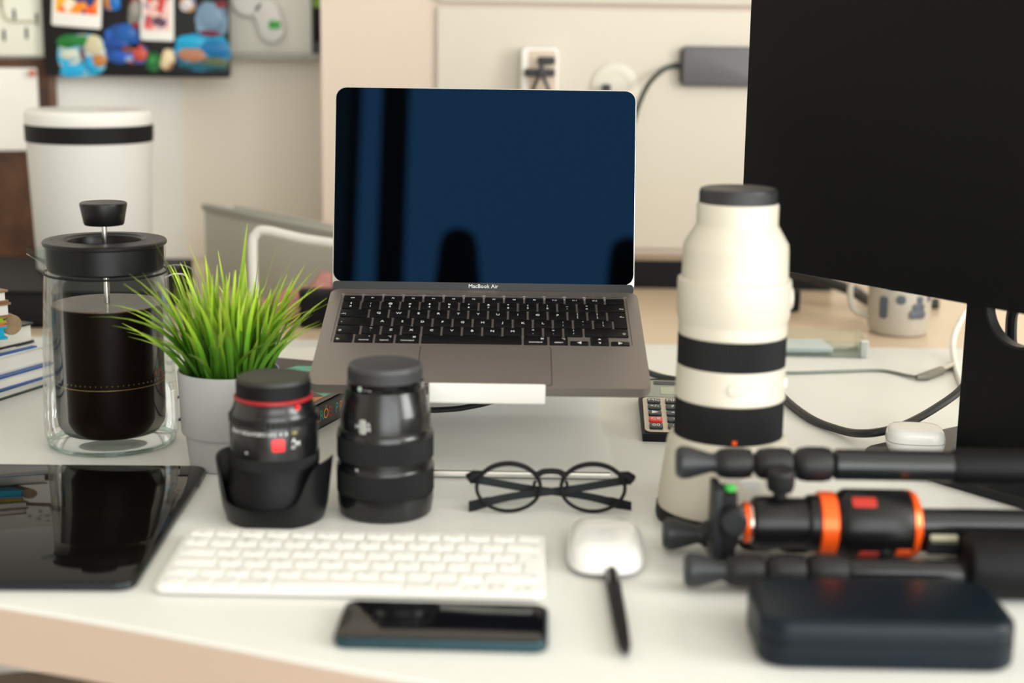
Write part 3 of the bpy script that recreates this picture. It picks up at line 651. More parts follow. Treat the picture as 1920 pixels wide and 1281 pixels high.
obj('bezel', G().box(-0.3065,0.3065,0.0,0.0009,0.0,0.011,pb).box(-0.3065,-0.3025,0,0.0009,0.011,0.366,pb).box(0.3025,0.3065,0,0.0009,0.011,0.366,pb).box(-0.3025,0.3025,0,0.0009,0.362,0.366,pb), M_mon, mn)
# neck: a plate with a round cable hole
nx, ny, nt_ = -0.010, 0.070, 0.011
hw, hz, hr = 0.068, 0.157, 0.0365; hx = nx-0.010
N = 40; o2 = []; i2 = []
for k in range(N):
    a = 2*PI*k/N; c, s_ = math.cos(a), math.sin(a)
    m_ = max(abs(c)/hw, abs(s_)/hw); o2.append((nx+c/m_, hz+s_/m_)); i2.append((hx+hr*c, hz+hr*s_))
g = G()
g.rings([[(x,ny,z) for x,z in o2],[(x,ny,z) for x,z in i2],[(x,ny+nt_,z) for x,z in i2],[(x,ny+nt_,z) for x,z in o2]], close=True)
g.box(nx-hw,nx+hw,ny,ny+nt_,0.010,hz-hw); g.box(nx-hw,nx+hw,ny,ny+nt_,hz+hw,0.36)
nk = obj('stand_neck', g, M_blackm, mn)
obj('hole_liner', G().lathe([(hr+0.0012,-0.0006),(hr-0.0015,-0.0010),(hr-0.0015,nt_),(hr+0.001,nt_)], 40, Matrix.Translation((hx,ny+0.0,hz)) @ Matrix.Rotation(-PI/2,4,'X'), close=True), M_dkgrey, nk)
obj('panel_mount', G().box(-0.06,0.06,0.035,ny+0.002,0.27,0.36), M_blackm, mn)
obj('stand_base', G().slab(0.262, 0.190, 0.009, 0.030, 0.0025, cx=-0.010, cy=0.090, n=8), M_dkgrey, mn)

# ---------------------------------------------------------------- earbud case on the monitor base
ec = D(1712, 845, 0.009)
eb = thing('earbud_case', 'white rounded earbud case on the monitor foot', 'earbud case', (ec.x, ec.y-0.004, DZ+0.009), (0,0,rad(-6)))
g = G(); R = []
for t in [i/12 for i in range(13)]:
    a = -PI/2 + PI*t; k = abs(math.cos(a))**0.5; R.append([(x,y,0.0125+0.0125*math.sin(a)) for x,y in (sup(2*PI*j/40, 0.0175+0.0095*k, 0.0140+0.0085*k, 3.4) for j in range(40))])
obj('shell', g.rings(R), mat('earbud_gloss',(0.86,0.85,0.81),0.15), eb, smooth=60)
obj('lid_seam', G().tube([(x*1.001,y*1.001,0.0125) for x,y in (sup(2*PI*j/40,0.0270,0.0225,3.4) for j in range(40))], 0.0004, 6, close=True), MATS['switch_grey'], eb)
obj('hinge', G().slab(0.001,0.011,0.005,0.0004,0.0003,cx=0.0270,z=0.010), M_steel, eb)

# ---------------------------------------------------------------- calculator
cfl, cbl = D(1205, 828), D(1190, 737)
ca = thing('calculator', 'pocket calculator with a red key, half hidden behind the telephoto lens', 'calculator', (cfl.x, cfl.y, DZ), (0,0,rad(-3.0)))
CW, CDp = 0.100, 0.165; th_ = math.atan2(0.020, CDp)
g = G().add([(0,0,0),(CW,0,0),(CW,CDp,0),(0,CDp,0),(0,0,0.008),(CW,0,0.008),(CW,CDp,0.026),(0,CDp,0.026)], [(3,2,1,0),(4,5,6,7),(0,1,5,4),(1,2,6,5),(2,3,7,6),(3,0,4,7)])
obj('body', g, M_blackm, ca)
CM = Matrix.Translation((0,0,0.0082)) @ Matrix.Rotation(math.atan2(0.018,CDp),4,'X')
M_cface = mat('calculator_face', (0.66,0.58,0.46), 0.4, metal=0.2); M_ck = mat('calculator_key', (0.012,0.022,0.028), 0.4)
def cpart(name, g, m, par=ca): 
    o = obj(name, g, m, par); 
    if par is ca: o.matrix_local = CM
    return o
cpart('face_plate', G().slab(CW-0.004,0.098,0.0015,0.006,0.0004,cx=CW/2,cy=0.053), M_cface)
cpart('display_frame', G().slab(CW-0.004,0.052,0.0016,0.004,0.0004,cx=CW/2,cy=0.130), mat('calculator_frame',(0.30,0.33,0.30),0.3,metal=0.3))
cpart('display', G().slab(CW-0.032,0.022,0.0008,0.001,0,cx=CW/2+0.006,cy=0.122,z=0.0013), mat('lcd_green',(0.42,0.46,0.33),0.3))
cpart('solar_cell', G().slab(CW-0.03,0.010,0.0008,0.001,0,cx=CW/2,cy=0.147,z=0.0013), M_ck)
kt = [['00','CE','▶','+/-','MC'],['0','1','4','7','MR'],['.','2','5','8','M-'],['=','3','6','9','M+'],['+','-','x','/','%']]
for ci in range(5):
    for ri in range(5):
        s = kt[ci][ri]
        k = cpart('key', G().slab(0.0135,0.0125,0.0026,0.002,0.0008,cx=0.0135+ci*0.0185,cy=0.014+ri*0.0182,z=0.0014), M_red if s == 'CE' else M_ck)
        link('legend', text_mesh(s, 0.0085, M_leg), k, (0.0135+ci*0.0185, 0.014+ri*0.0182, 0.0042))

# ---------------------------------------------------------------- setting
def struct(name, g, m, **k):
    o = obj(name, g, m, **k); o['kind'] = 'structure'; return o
X0, X1, YB, ZC = -2.3, 2.6, 2.62, 2.65
struct('floor', G().box(X0,X1,WY,YB,-0.05,0), M_floor)
struct('ceiling', G().box(X0,X1,WY,YB,ZC,ZC+0.05), M_ceil)
cx0 = A(345, 300, YB).x
struct('wall_back', G().box(cx0-0.02,X1,YB,YB+0.08,0,ZC), M_wall)
yl = YB - (cx0-X0)*math.tan(rad(15))
struct('wall_left', G().prism([(cx0,YB),(X0,yl),(X0,yl+0.1),(cx0,YB+0.1)], 0, ZC), M_wallL)
struct('wall_side_left', G().box(X0-0.08,X0,WY,yl+0.05,0,ZC), M_wallL)
struct('wall_right', G().box(X1,X1+0.08,WY,SY0,0,ZC).box(X1,X1+0.08,SY1,YB,0,ZC).box(X1,X1+0.08,SY0,SY1,0,SZ0).box(X1,X1+0.08,SY0,SY1,SZ1,ZC), M_wall)
struct('wall_rear', G().box(X0,WX0,WY-0.1,WY,0,ZC).box(WX1,X1,WY-0.1,WY,0,ZC).box(WX0,WX1,WY-0.1,WY,0,WZ0).box(WX0,WX1,WY-0.1,WY,WZ1,ZC), M_wall)
M_frame = mat('dark_window_frame', (0.02,0.02,0.022), 0.5)
wf = struct('window_1', G().box(WX0,WX1,WY-0.07,WY-0.02,WZ0,WZ0+0.05).box(WX0,WX1,WY-0.07,WY-0.02,WZ1-0.05,WZ1).box(WX0,WX0+0.03,WY-0.07,WY-0.02,WZ0,WZ1).box(WX1-0.05,WX1,WY-0.07,WY-0.02,WZ0,WZ1), M_frame)
obj('mullion', G().box(-0.405,-0.325,WY-0.08,WY-0.01,WZ0,WZ1), M_frame, wf)
obj('mullion', G().box(1.0,1.05,WY-0.08,WY-0.01,WZ0,WZ1), M_frame, wf)
w2 = struct('added_side_window', G().box(X1+0.02,X1+0.06,SY0,SY1,SZ0,SZ0+0.05).box(X1+0.02,X1+0.06,SY0,SY1,SZ1-0.05,SZ1).box(X1+0.02,X1+0.06,SY0,SY0+0.05,SZ0,SZ1).box(X1+0.02,X1+0.06,SY1-0.05,SY1,SZ0,SZ1), M_frame)  # frame of the added, unseen side window
obj('mullion', G().box(X1+0.01,X1+0.06,-0.05,0.0,SZ0,SZ1), M_frame, w2)
# desk
front = smoothpath([(-1.35,1.24,0),(-0.80,1.130,0),(-0.351,0.998,0),(-0.063,0.886,0),(0.10,0.842,0),(0.40,0.815,0),(1.30,0.80,0)], 6)
outl = [(q.x,q.y) for q in front] + [(1.30,1.925),(-1.35,1.925)]
dk = thing('desk', 'white desk with an angled front edge, holding the gear', 'desk', (0,0,0))
obj('desk_top', G().rings([[(x,y+0.001*(y<1.8),DZ-0.044) for x,y in outl],[(x,y,DZ-0.042) for x,y in outl],[(x,y,DZ-0.0015) for x,y in outl],[(x,y+0.0012*(y<1.8),DZ) for x,y in outl]]), M_desk, dk)
fr = [(q.x,q.y) for q in front]
obj('front_strip', G().prism([(x,y-0.0022) for x,y in fr] + [(x,y-0.0004) for x,y in fr[::-1]], DZ-0.0435, DZ-0.002), mat('front_strip_beige', (0.60,0.46,0.36), 0.5), dk, smooth=60)  # beige strip along the front edge, darker than the desk top
for (x,y) in ((-1.25,1.32),(-1.25,1.85),(1.2,0.9),(1.2,1.85)): obj('leg', G().slab(0.05,0.05,DZ-0.0445,0.005,0.001,cx=x,cy=y), M_whitem, dk)
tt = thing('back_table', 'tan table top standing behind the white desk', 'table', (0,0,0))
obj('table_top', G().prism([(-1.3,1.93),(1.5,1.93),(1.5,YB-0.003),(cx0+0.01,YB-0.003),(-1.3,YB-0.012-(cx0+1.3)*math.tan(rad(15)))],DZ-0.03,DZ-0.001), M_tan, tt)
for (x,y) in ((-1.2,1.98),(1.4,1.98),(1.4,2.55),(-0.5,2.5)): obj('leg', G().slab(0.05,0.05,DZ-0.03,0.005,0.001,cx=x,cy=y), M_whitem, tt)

# ---------------------------------------------------------------- cream wall panel with things fixed to it
PYW = 2.37
pa, pb_ = A(606, 468, PYW), A(1700, 470, PYW)
bp = thing('backboard', 'wide cream board with a raised lighter field, behind laptop and monitor', 'panel', (0,0,DZ))
zb = pa.z - DZ
obj('board', G().box(pa.x, pb_.x, PYW, PYW+0.03, zb, zb+0.75), M_panel, bp)
xl = A(820, 100, PYW).x; zr = A(1100, 12, PYW).z - DZ
obj('raised_field', G().slab(pb_.x-0.02-xl, 0.012, zr-0.004-zb-0.010, 0.002, 0.001, cx=(pb_.x-0.02+xl)/2, cy=PYW-0.002, z=zb+0.010), M_panel2, bp)
obj('upper_rail', G().slab(pb_.x-0.02-xl, 0.014, 0.35, 0.002, 0.001, cx=(pb_.x-0.02+xl)/2, cy=PYW-0.003, z=zr+0.004), M_panel2, bp)
obj('bottom_edge', G().box(pa.x, pb_.x, PYW-0.012, PYW+0.032, zb-0.008, zb), mat('panel_edge',(0.30,0.22,0.15),0.6), bp)
plx0, plx1 = A(700,500,PYW).x, A(1560,500,PYW).x
pf = obj('plinth', G().box(plx0, plx1, PYW-0.006, PYW+0.08, -0.0005, zb-0.008), M_blackm); pf.location = (0,0,DZ)
tag(pf, 'long black plinth box under the cream board', 'box')

h0, h1 = A(1277, 86, PYW), A(1277, 160, PYW)
hb = thing('usb_hub', 'grey oblong hub fixed to the cream board beside the monitor', 'usb hub', (h0.x, PYW-0.009, h1.z))
obj('body', G().slab(0.125, h0.z-h1.z, 0.016, 0.006, 0.003, cx=0.0625, cy=(h0.z-h1.z)/2, n=6, M=Matrix.Rotation(PI/2,4,'X')), M_hub, hb)
obj('end_cap', G().slab(0.004, (h0.z-h1.z)*0.8, 0.012, 0.002, 0.001, cx=0.0, cy=(h0.z-h1.z)/2, z=0.002, M=Matrix.Rotation(PI/2,4,'X')), M_dkgrey, hb)
zc = (h0.z+h1.z)/2 - h1.z
obj('cable_boot', G().tube([(-0.010,-0.008,zc),(0.002,-0.008,zc)], [0.0035,0.0045], 10), M_cable, hb)
hcab = smoothpath([A(1271,121,PYW-0.015),A(1245,130,PYW-0.02),A(1218,155,PYW-0.04),A(1200,190,PYW-0.08),A(1188,230,PYW-0.13),A(1160,330,PYW-0.25),A(1120,480,1.95),A(1110,560,1.86),D(1120,630,0.012),D(1160,670,0.0038),D(1215,698,0.0032),D(1265,711,0.0032),D(1340,716,0.0032),D(1400,705,0.0032)],6)
tag(obj('hub_cable', G().tube(hcab, 0.0036, 10), M_cabg), 'dark green cable curving from the grey hub down behind the laptop', 'cable')

c0, c1 = A(977, 88, PYW), A(1045, 168, PYW)
ch = thing('usb_charger', 'white charger block with black plugs, above the laptop screen', 'charger', ((c0.x+c1.x)/2, PYW-0.008, c1.z-0.012))
chw, chh = c1.x-c0.x, c0.z-c1.z+0.012
obj('body', G().slab(chw, chh, 0.030, 0.008, 0.003, cy=chh/2, n=5, M=Matrix.Rotation(PI/2,4,'X')), M_white, ch)
obj('face_plate', G().slab(chw-0.014, chh-0.008, 0.0012, 0.006, 0.0003, cx=0.004, cy=chh/2, z=0.0298, n=5, M=Matrix.Rotation(PI/2,4,'X')), mat('charger_face',(0.62,0.50,0.40),0.4), ch)
for (x, z, wv) in ((0.010,chh-0.019,0.026),(0.000,chh-0.037,0.046)):
    obj('plug', G().slab(wv, 0.011, 0.012, 0.003, 0.001, cx=x, cy=z, z=0.030, M=Matrix.Rotation(PI/2,4,'X')), M_cable, ch)
for sx in (-1, 1):
    obj('cord', G().tube(smoothpath([(0.003,-0.043,chh-0.022),(0.002+sx*0.003,-0.047,chh-0.042),(0.002+sx*0.013,-0.046,chh-0.066),(0.002+sx*0.022,-0.030,chh-0.12)],5), 0.0028, 8), M_cable, ch)
sk = A(1152, 150, PYW)
so = thing('wall_socket', 'round white socket with a small black plug, above the laptop corner', 'socket', (sk.x, PYW-0.008, sk.z-0.01))
obj('plate', G().lathe([(0.036,0),(0.036,0.003),(0.033,0.0045),(0.022,0.0045),(0.0215,0.0038),(0.001,0.0038)], 40, Matrix.Rotation(PI/2,4,'X')), mat('socket_cream',(0.70,0.655,0.57),0.4), so)
obj('plug', G().slab(0.012,0.016,0.016,0.002,0.001,cx=-0.013,cy=-0.004,z=0.004,M=Matrix.Rotation(PI/2,4,'X')), M_cable, so)

# ---------------------------------------------------------------- left rear corner: boards on the wall
WA = rad(15)                               # the left wall turns towards the room by this angle
def wall_pt(px, py):                       # a point of the photograph on the left wall
    d = ray(px, py); o = Vector((0,0,DZ+CH)); nrm = Vector((math.sin(WA), -math.cos(WA), 0)); q = Vector((cx0, YB, 0))
    t = (q-o).dot(nrm)/d.dot(nrm); return o + d*t
def on_wall(name, label, cat, px0, px1, py0, py1, off=0.0):
    a, b_ = wall_pt(px0, py1), wall_pt(px1, py0)
    nrm = Vector((math.sin(WA), -math.cos(WA), 0))
    w_ = (Vector((b_.x,b_.y))-Vector((a.x,a.y))).length; h_ = b_.z-a.z
    t = thing(name, label, cat, Vector((a.x,a.y,a.z))+nrm*off, (0,0,WA))
    return t, w_, h_
F = Matrix.Rotation(PI/2, 4, 'X')          # slabs stood upright, facing -Y
ck, w_, h_ = on_wall('cork_board', 'dark brown pin board on the left wall behind the notebooks', 'pin board', -140, 104, 110, 494)
obj('board', G().slab(w_, h_, 0.018, 0.003, 0.001, cx=w_/2, cy=h_/2, M=F), M_cork, ck)
obj('side_frame', G().box(w_-0.012, w_, -0.020, -0.0178, 0, h_), mat('board_frame',(0.10,0.04,0.016),0.5,var=0.2,vscale=20), ck)
pp, w_, h_ = on_wall('pinned_paper', 'white paper sheet pinned to the brown board', 'paper', -120, 70, 127, 281, 0.0205)
obj('sheet', G().slab(w_, h_, 0.0006, 0.001, 0, cx=w_/2, cy=h_/2, M=F), M_paper, pp)
obj('push_pin', G().lathe([(0.005,0.0),(0.003,0.003),(0.003,0.007),(0.006,0.010),(0.006,0.012)], 16, Matrix.Translation((w_-0.007,0,h_-0.008)) @ F), mat('pin_red',(0.45,0.10,0.06),0.4), pp)
pg, w_, h_ = on_wall('peg_board', 'cream slotted peg board at the top left corner', 'peg board', -140, 96, -80, 103, 0.0)
obj('board', G().slab(w_, h_, 0.024, 0.012, 0.002, cx=w_/2, cy=h_/2, n=6, M=F), mat('peg_cream',(0.70,0.69,0.58),0.5), pg)
def peg_local(px, py):
    q = wall_pt(px, py) - Vector(pg.location); return (q.x*math.cos(WA)+q.y*math.sin(WA), q.z)
for (px, py) in ((9,66),(51,62),(28,28),(70,36),(-20,30),(-34,66),(3,5),(90,-4),(28,-20)):
    x, z = peg_local(px, py); obj('slot', G().slab(0.0045, 0.019, 0.001, 0.0022, 0, cx=x, cy=z, z=0.0235, M=F), M_blackm, pg)
q0, q1, q2 = peg_local(8,-20), peg_local(12,38), peg_local(72,40)
obj('hanging_cord', G().tube(smoothpath([(q0[0],-0.027,q0[1]),(q1[0]-0.004,-0.027,q1[1]+0.02),(q1[0]+0.006,-0.027,q1[1]),(q2[0],-0.027,q2[1])],6), 0.0022, 8), mat('cord_olive',(0.50,0.48,0.33),0.6), pg)

# magnet board, square to the room
MB_Y = 2.535
def flat(name, label, cat, px0, px1, py0, py1, Y, grp=None):
    a, b_ = A(px0, py1, Y), A(px1, py0, Y)
    t = thing(name, label, cat, (a.x, Y, a.z), (0,0,0), grp); return t, b_.x-a.x, b_.z-a.z
mb, w_, h_ = flat('magnet_board', 'black metal board crowded with fridge magnets', 'magnet board', 88, 428, -90, 141, MB_Y)
obj('board', G().slab(w_, h_, 0.012, 0.006, 0.002, cx=w_/2, cy=h_/2, M=Matrix.Translation((0,0.0,0)) @ F), mat('board_black',(0.006,0.006,0.0065),0.4,spec=0.25), mb)
obj('wall_bracket', G().box(0.01, w_*0.45, 0, 0.040, h_*0.6, h_*0.6+0.04), M_blackm, mb)
MY = MB_Y-0.0122
FM = 'magnets on the black board'
def card(name, label, px0, px1, py0, py1, tilt, picm, inset=(0.006,0.006,0.022,0.004)):
    t, w_, h_ = flat(name, label, 'photo', px0, px1, py0, py1, MY)
    t.rotation_euler = (0, rad(tilt), 0)
    obj('card', G().slab(w_, h_, 0.0012, 0.004, 0.0003, cx=w_/2, cy=h_/2, M=F), M_paper, t)
    l, r_, b_, tp = inset
    obj('picture', G().slab(w_-l-r_, h_-b_-tp, 0.0003, 0.001, 0, cx=(l+w_-r_)/2, cy=(b_+h_-tp)/2, z=0.0012, M=F), picm, t)
card('instant_photo', 'white-framed instant photo with orange print on the black board', 97, 186, -45, 47, 4, printed('print_orange', [(255,140,10),(255,170,40),(40,50,110),(240,90,20),(240,225,200),(250,150,20)], 55))
card('photo_strip', 'tall narrow photo strip with red print on the black board', 263, 321, -90, 75, 1.5, printed('print_red', [(230,190,180),(200,60,60),(90,60,80),(235,200,195),(225,110,100),(150,130,150)], 90), (0.007,0.006,0.016,0.004))
def magnet(label, px0, px1, py0, py1, cols, blobs, tilt=0, seed=1.0, sc=60):
    t, w_, h_ = flat('fridge_magnet', label, 'magnet', px0, px1, py0, py1, MY, FM)
    t.rotation_euler = (0, rad(tilt), 0)
    g = G(); random.seed(int(seed*10)); out_ = []
    for i in range(28):
        a = 2*PI*i/28; k = 1+random.uniform(-0.06,0.06); x, y = sup(a, w_/2*k, h_/2*k, 2.8); out_.append((x+w_/2, y+h_/2))
    g.prism(out_, 0, 0.004, F)
    obj('body', g, printed('magnet_print', cols, sc, 0.35, seed), t)
    for (fx, fy, rx, ry, c) in blobs:
        n_ = 'relief_%d_%d_%d' % c
        m_ = MATS.get(n_) or mat(n_, c, 0.4)
        prof = [[(w_*fx+w_*rx*k*math.cos(2*PI*j/16), h_*fy+h_*ry*k*math.sin(2*PI*j/16), z) for j in range(16)] for k, z in ((1,0.003),(1,0.0045),(0.8,0.0062),(0.3,0.007))]
        obj('relief', G().rings(prof, F), m_, t)
magnet('blue and white resort magnet with green palms, over the board edge', 118, 204, 70, 148, [(20,160,200),(200,215,210),(30,170,215),(210,205,190),(120,180,200)], [(0.28,0.86,0.26,0.16,(10,110,40)),(0.55,0.83,0.17,0.13,(20,120,50)),(0.25,0.55,0.2,0.13,(205,210,195)),(0.78,0.7,0.2,0.24,(205,195,160)),(0.84,0.32,0.16,0.14,(190,120,60)),(0.25,0.16,0.28,0.15,(25,165,215)),(0.62,0.26,0.12,0.2,(20,150,200)),(0.52,0.5,0.06,0.2,(100,70,80))], -8, 1.3)
magnet('deep blue hat-shaped magnet right of the palm magnet', 198, 262, 45, 118, [(10,70,150),(15,85,170),(10,60,130),(20,90,180)], [(0.62,0.75,0.28,0.22,(10,85,165)),(0.35,0.5,0.35,0.14,(12,70,150)),(0.55,0.18,0.3,0.13,(30,90,190))], 0, 2.1)
magnet('red-brown oval magnet below the deep blue one', 224, 277, 80, 116, [(190,80,60),(120,60,50),(60,80,140),(200,70,60)], [(0.7,0.5,0.26,0.34,(195,75,60)),(0.3,0.65,0.25,0.2,(120,60,45)),(0.3,0.25,0.2,0.2,(150,160,190))], 5, 3.3)
magnet('bright turquoise beach magnet at the lower right of the black board', 328, 432, 62, 130, [(10,140,190),(15,160,205),(20,90,130),(10,120,170)], [(0.28,0.75,0.26,0.2,(10,160,205)),(0.7,0.62,0.26,0.24,(5,110,170)),(0.32,0.42,0.26,0.2,(175,120,90)),(0.72,0.25,0.26,0.14,(90,100,70)),(0.5,0.12,0.46,0.1,(20,90,105))], 2, 4.2)
magnet('pale grey-blue magnet with a dark pink foot, top of the board', 368, 426, 4, 68, [(110,140,165),(120,150,175),(100,125,150)], [(0.45,0.6,0.4,0.36,(115,145,170)),(0.45,0.1,0.35,0.1,(110,30,60)),(0.78,0.95,0.18,0.1,(130,20,25))], 2, 5.1)
magnet('small green figure magnet at the bottom edge of the board', 276, 300, 98, 136, [(10,100,40),(20,120,50),(10,80,40)], [(0.4,0.6,0.3,0.25,(40,130,60)),(0.5,0.2,0.3,0.2,(10,90,40))], 0, 6.4)
magnet('small cream shell magnet beside the green figure', 299, 323, 88, 128, [(220,200,160),(210,190,150),(150,110,80)], [(0.4,0.5,0.36,0.42,(225,205,165))], 14, 7.7)
magnet('tiny blue and orange magnet at the very top of the board', 196, 226, -12, 20, [(15,110,190),(20,120,200),(190,120,40)], [(0.65,0.5,0.3,0.4,(10,110,190)),(0.2,0.5,0.18,0.35,(185,115,40))], 0, 8.2)
magnet('grey and red ribbon magnet left of the photo strip', 240, 262, -8, 50, [(120,120,115),(140,135,125),(120,30,40)], [(0.45,0.6,0.3,0.3,(150,145,135)),(0.65,0.08,0.3,0.12,(140,25,35))], 6, 9.5)
magnet('small pale flower magnet near the top of the board', 338, 366, -6, 22, [(200,190,195),(190,150,110),(150,140,160)], [(0.5,0.5,0.35,0.35,(215,205,210))], 0, 10.3)

# wipe board on the back wall
wb, w_, h_ = flat('wipe_board', 'pale wipe board with a grey ledge on the back wall', 'whiteboard', 352, 603, -110, 104, YB-0.002)
obj('board', G().slab(w_, h_, 0.014, 0.003, 0.001, cx=w_/2, cy=h_/2, M=F), mat('wipe_face',(0.78,0.74,0.64),0.35), wb)
obj('ledge', G().slab(w_, 0.030, 0.010, 0.002, 0.001, cx=w_/2, cy=-0.030, z=-0.004), M_greyl, wb)
obj('side_frame', G().box(w_-0.016, w_, -0.022, -0.013, 0.004, h_), mat('frame_dark',(0.05,0.05,0.045),0.5), wb)
gd, w_, h_ = flat('white_clip', 'white rounded plastic clip with a green tab on the wipe board', 'clip', 440, 535, -30, 78, YB-0.018)
obj('upper_pad', G().lathe([(0.028,0),(0.028,0.010),(0.024,0.014),(0.001,0.014)], 32, Matrix.Translation((0.025,0,h_*0.72)) @ F), M_white, gd)
obj('lower_pad', G().slab(0.045, 0.072, 0.014, 0.022, 0.004, n=8, M=Matrix.Translation((0.060,0,h_*0.36)) @ Matrix.Rotation(rad(-18),4,'Y') @ F), M_white, gd)
obj('green_tab', G().slab(0.020, 0.014, 0.003, 0.004, 0.001, M=Matrix.Translation((0.070,-0.0135,h_*0.30)) @ F), M_green, gd)
gb = flat('green_marker', 'green marker standing at the right end of the wipe board', 'marker', 590, 604, -60, 78, YB-0.024)[0]
hgm = A(600,-60,YB).z-A(600,78,YB).z
obj('barrel', G().lathe([(0.006,0.0),(0.007,0.004),(0.007,hgm*0.45),(0.0062,hgm*0.46)], 20, Matrix.Translation((0.006,-0.006,0))), M_blackm, gb)
obj('cap', G().lathe([(0.0068,hgm*0.46),(0.0068,hgm*0.98),(0.005,hgm)], 20, Matrix.Translation((0.006,-0.006,0))), mat('marker_green',(0.22,0.40,0.03),0.4), gb)

# ---------------------------------------------------------------- canister on a black speaker
SPY = 2.12
s0 = A(182, 515, SPY)
sb = thing('black_box', 'black oblong box under the white canister', 'box', (s0.x-0.055, SPY+0.010, DZ-0.001))
obj('body', G().slab(0.315, 0.300, s0.z-DZ+0.001, 0.006, 0.003), M_blackm, sb)
obj('front_grille', G().slab(0.295, s0.z-DZ-0.012, 0.002, 0.004, 0.0005, cy=(s0.z-DZ)/2, M=Matrix.Translation((0,-0.150,0)) @ F), M_rubber, sb)
cnx = A(176, 400, SPY+0.06)
cn = thing('white_canister', 'white canister with a black band near the rim', 'canister', (cnx.x, SPY+0.055, s0.z))
rt, rb2, hC = 0.0885, 0.0800, A(172,205,SPY+0.06).z - s0.z
obj('body', G().lathe([(rb2-0.004,0),(rb2,0.004),(rt-0.0015,hC-0.044)], 64), mat('canister_enamel',(0.68,0.665,0.63),0.5), cn)
obj('black_band', G().lathe([(rt-0.0015,hC-0.044),(rt,hC-0.043),(rt+0.0005,hC-0.021),(rt-0.001,hC-0.020)], 64), M_blackm, cn)
obj('lid', G().lathe([(rt-0.001,hC-0.020),(rt,hC-0.018),(rt-0.0005,hC-0.004),(rt-0.004,hC),(0.001,hC+0.001)], 64), M_white, cn)

# ---------------------------------------------------------------- notebooks and papers at the left
def book(name, label, cat, corner, ang, w_, d_, h_, z, cm, pm, spine=True, grp='notebooks piled at the left'):
    """corner: right front corner; extends left (w_) and back (d_)"""
    t = thing(name, label, cat, (corner[0], corner[1], DZ+z), (0,0,rad(ang)), grp)
    c_ = min(0.002, h_*0.2)
    obj('pages', G().box(-w_+0.003, -0.003, 0.003, d_-0.003, c_, h_-c_), pm, t)
    obj('back_cover', G().slab(w_, d_, c_, 0.002, 0, cx=-w_/2, cy=d_/2), cm, t)
    obj('front_cover', G().slab(w_, d_, c_, 0.002, 0, cx=-w_/2, cy=d_/2, z=h_-c_), cm, t)
    if spine: obj('spine', G().box(-w_, -w_+0.003, 0, d_, 0.0, h_), cm, t)
    return t
M_bkdk = mat('cover_dark_green',(0.01,0.035,0.03),0.4); M_bkbl = mat('cover_blue',(0.02,0.09,0.32),0.4); M_bkw = mat('cover_white',(0.72,0.74,0.74),0.4)
M_bkk = printed('cover_black_print',[(15,16,18),(15,16,18),(20,20,22),(60,62,66),(15,16,18)],120); M_lime = mat('cover_lime',(0.42,0.62,0.03),0.4); M_or = mat('cover_orange',(0.75,0.25,0.10),0.4); M_cy = mat('cover_cyan',(0.01,0.40,0.62),0.4)
def corner(px, py, z): q = D(px, py, z); return (q.x, q.y)
book('notebook', 'dark green notebook at the bottom of the pile', 'notebook', corner(88, 724, 0.0), 68, 0.26, 0.20, 0.011, 0.0, M_bkdk, M_paper)
book('folder', 'thick blue and white folder on the dark green notebook', 'folder', corner(104, 704, 0.0111), 66, 0.27, 0.20, 0.015, 0.0111, M_bkbl, M_paper)
book('document_folder', 'white document folder with blue edges, under the loose sheet', 'folder', corner(112, 672, 0.0262), 66, 0.27, 0.20, 0.020, 0.0262, M_bkw, M_paper)
q_ = corner(110, 652, 0.0463)
t = thing('blue_strip', 'blue and white strip of card on the document folder', 'card', (q_[0]-0.006, q_[1]-0.004, DZ+0.0463), (0,0,rad(64)), 'notebooks piled at the left')
obj('strip', G().slab(0.25,0.007,0.0014,0.001,0,cx=-0.128,cy=0.022), M_blue, t)
obj('white_edge', G().slab(0.25,0.005,0.0014,0.001,0,cx=-0.128,cy=0.0285), M_bkw, t)
o = obj('loose_sheet', G().slab(0.20,0.14,0.0008,0.001,0,cx=-0.115,cy=0.11), M_paper, None, (q_[0]-0.004,q_[1]-0.004,DZ+0.0463), (0,0,rad(66))); tag(o, 'loose white sheet on top of the document folder', 'paper', 'notebooks piled at the left')
zq = 0.0472
book('paperback', 'thick paperback with black cover, page edges facing out', 'book', corner(66, 641, zq), 62, 0.20, 0.15, 0.022, zq, M_bkk, M_paper)
zq += 0.0222; c_q = corner(16, 636, zq)
book('notepad', 'cyan notepad on the black paperback', 'notepad', c_q, 40, 0.12, 0.10, 0.014, zq, M_cy, M_cy); zq += 0.0142
book('notepad', 'thin orange notepad between the cyan and lime ones', 'notepad', c_q, 40, 0.12, 0.10, 0.004, zq, M_or, M_or); zq += 0.0042
book('notepad', 'thin lime green notepad on the orange one', 'notepad', (c_q[0]-0.001,c_q[1]+0.001), 40, 0.12, 0.10, 0.005, zq, M_lime, M_lime); zq += 0.0052
book('notebook', 'brown notebook with white pages near the top of the pile', 'notebook', (c_q[0]+0.004,c_q[1]+0.004), 46, 0.13, 0.10, 0.015, zq, mat('cover_brown',(0.25,0.13,0.06),0.5), M_paper); zq += 0.0152
book('notebook', 'slim brown notebook on the very top of the pile', 'notebook', (c_q[0]+0.001,c_q[1]+0.006), 52, 0.12, 0.09, 0.013, zq, MATS['cover_brown'], M_paper)
wr = D(24, 612, 0.0645)
o = obj('wooden_roll', G().lathe([(0.003,0),(0.010,0.0005),(0.0108,0.002),(0.0108,0.058),(0.010,0.06),(0.003,0.06)], 28, Matrix.Rotation(-PI/2,4,'X')), mat('pale_wood',(0.30,0.20,0.11),0.6,var=0.2,vscale=60), None, (-0.592,1.905,DZ+0.0755), (0,0,rad(-62)))
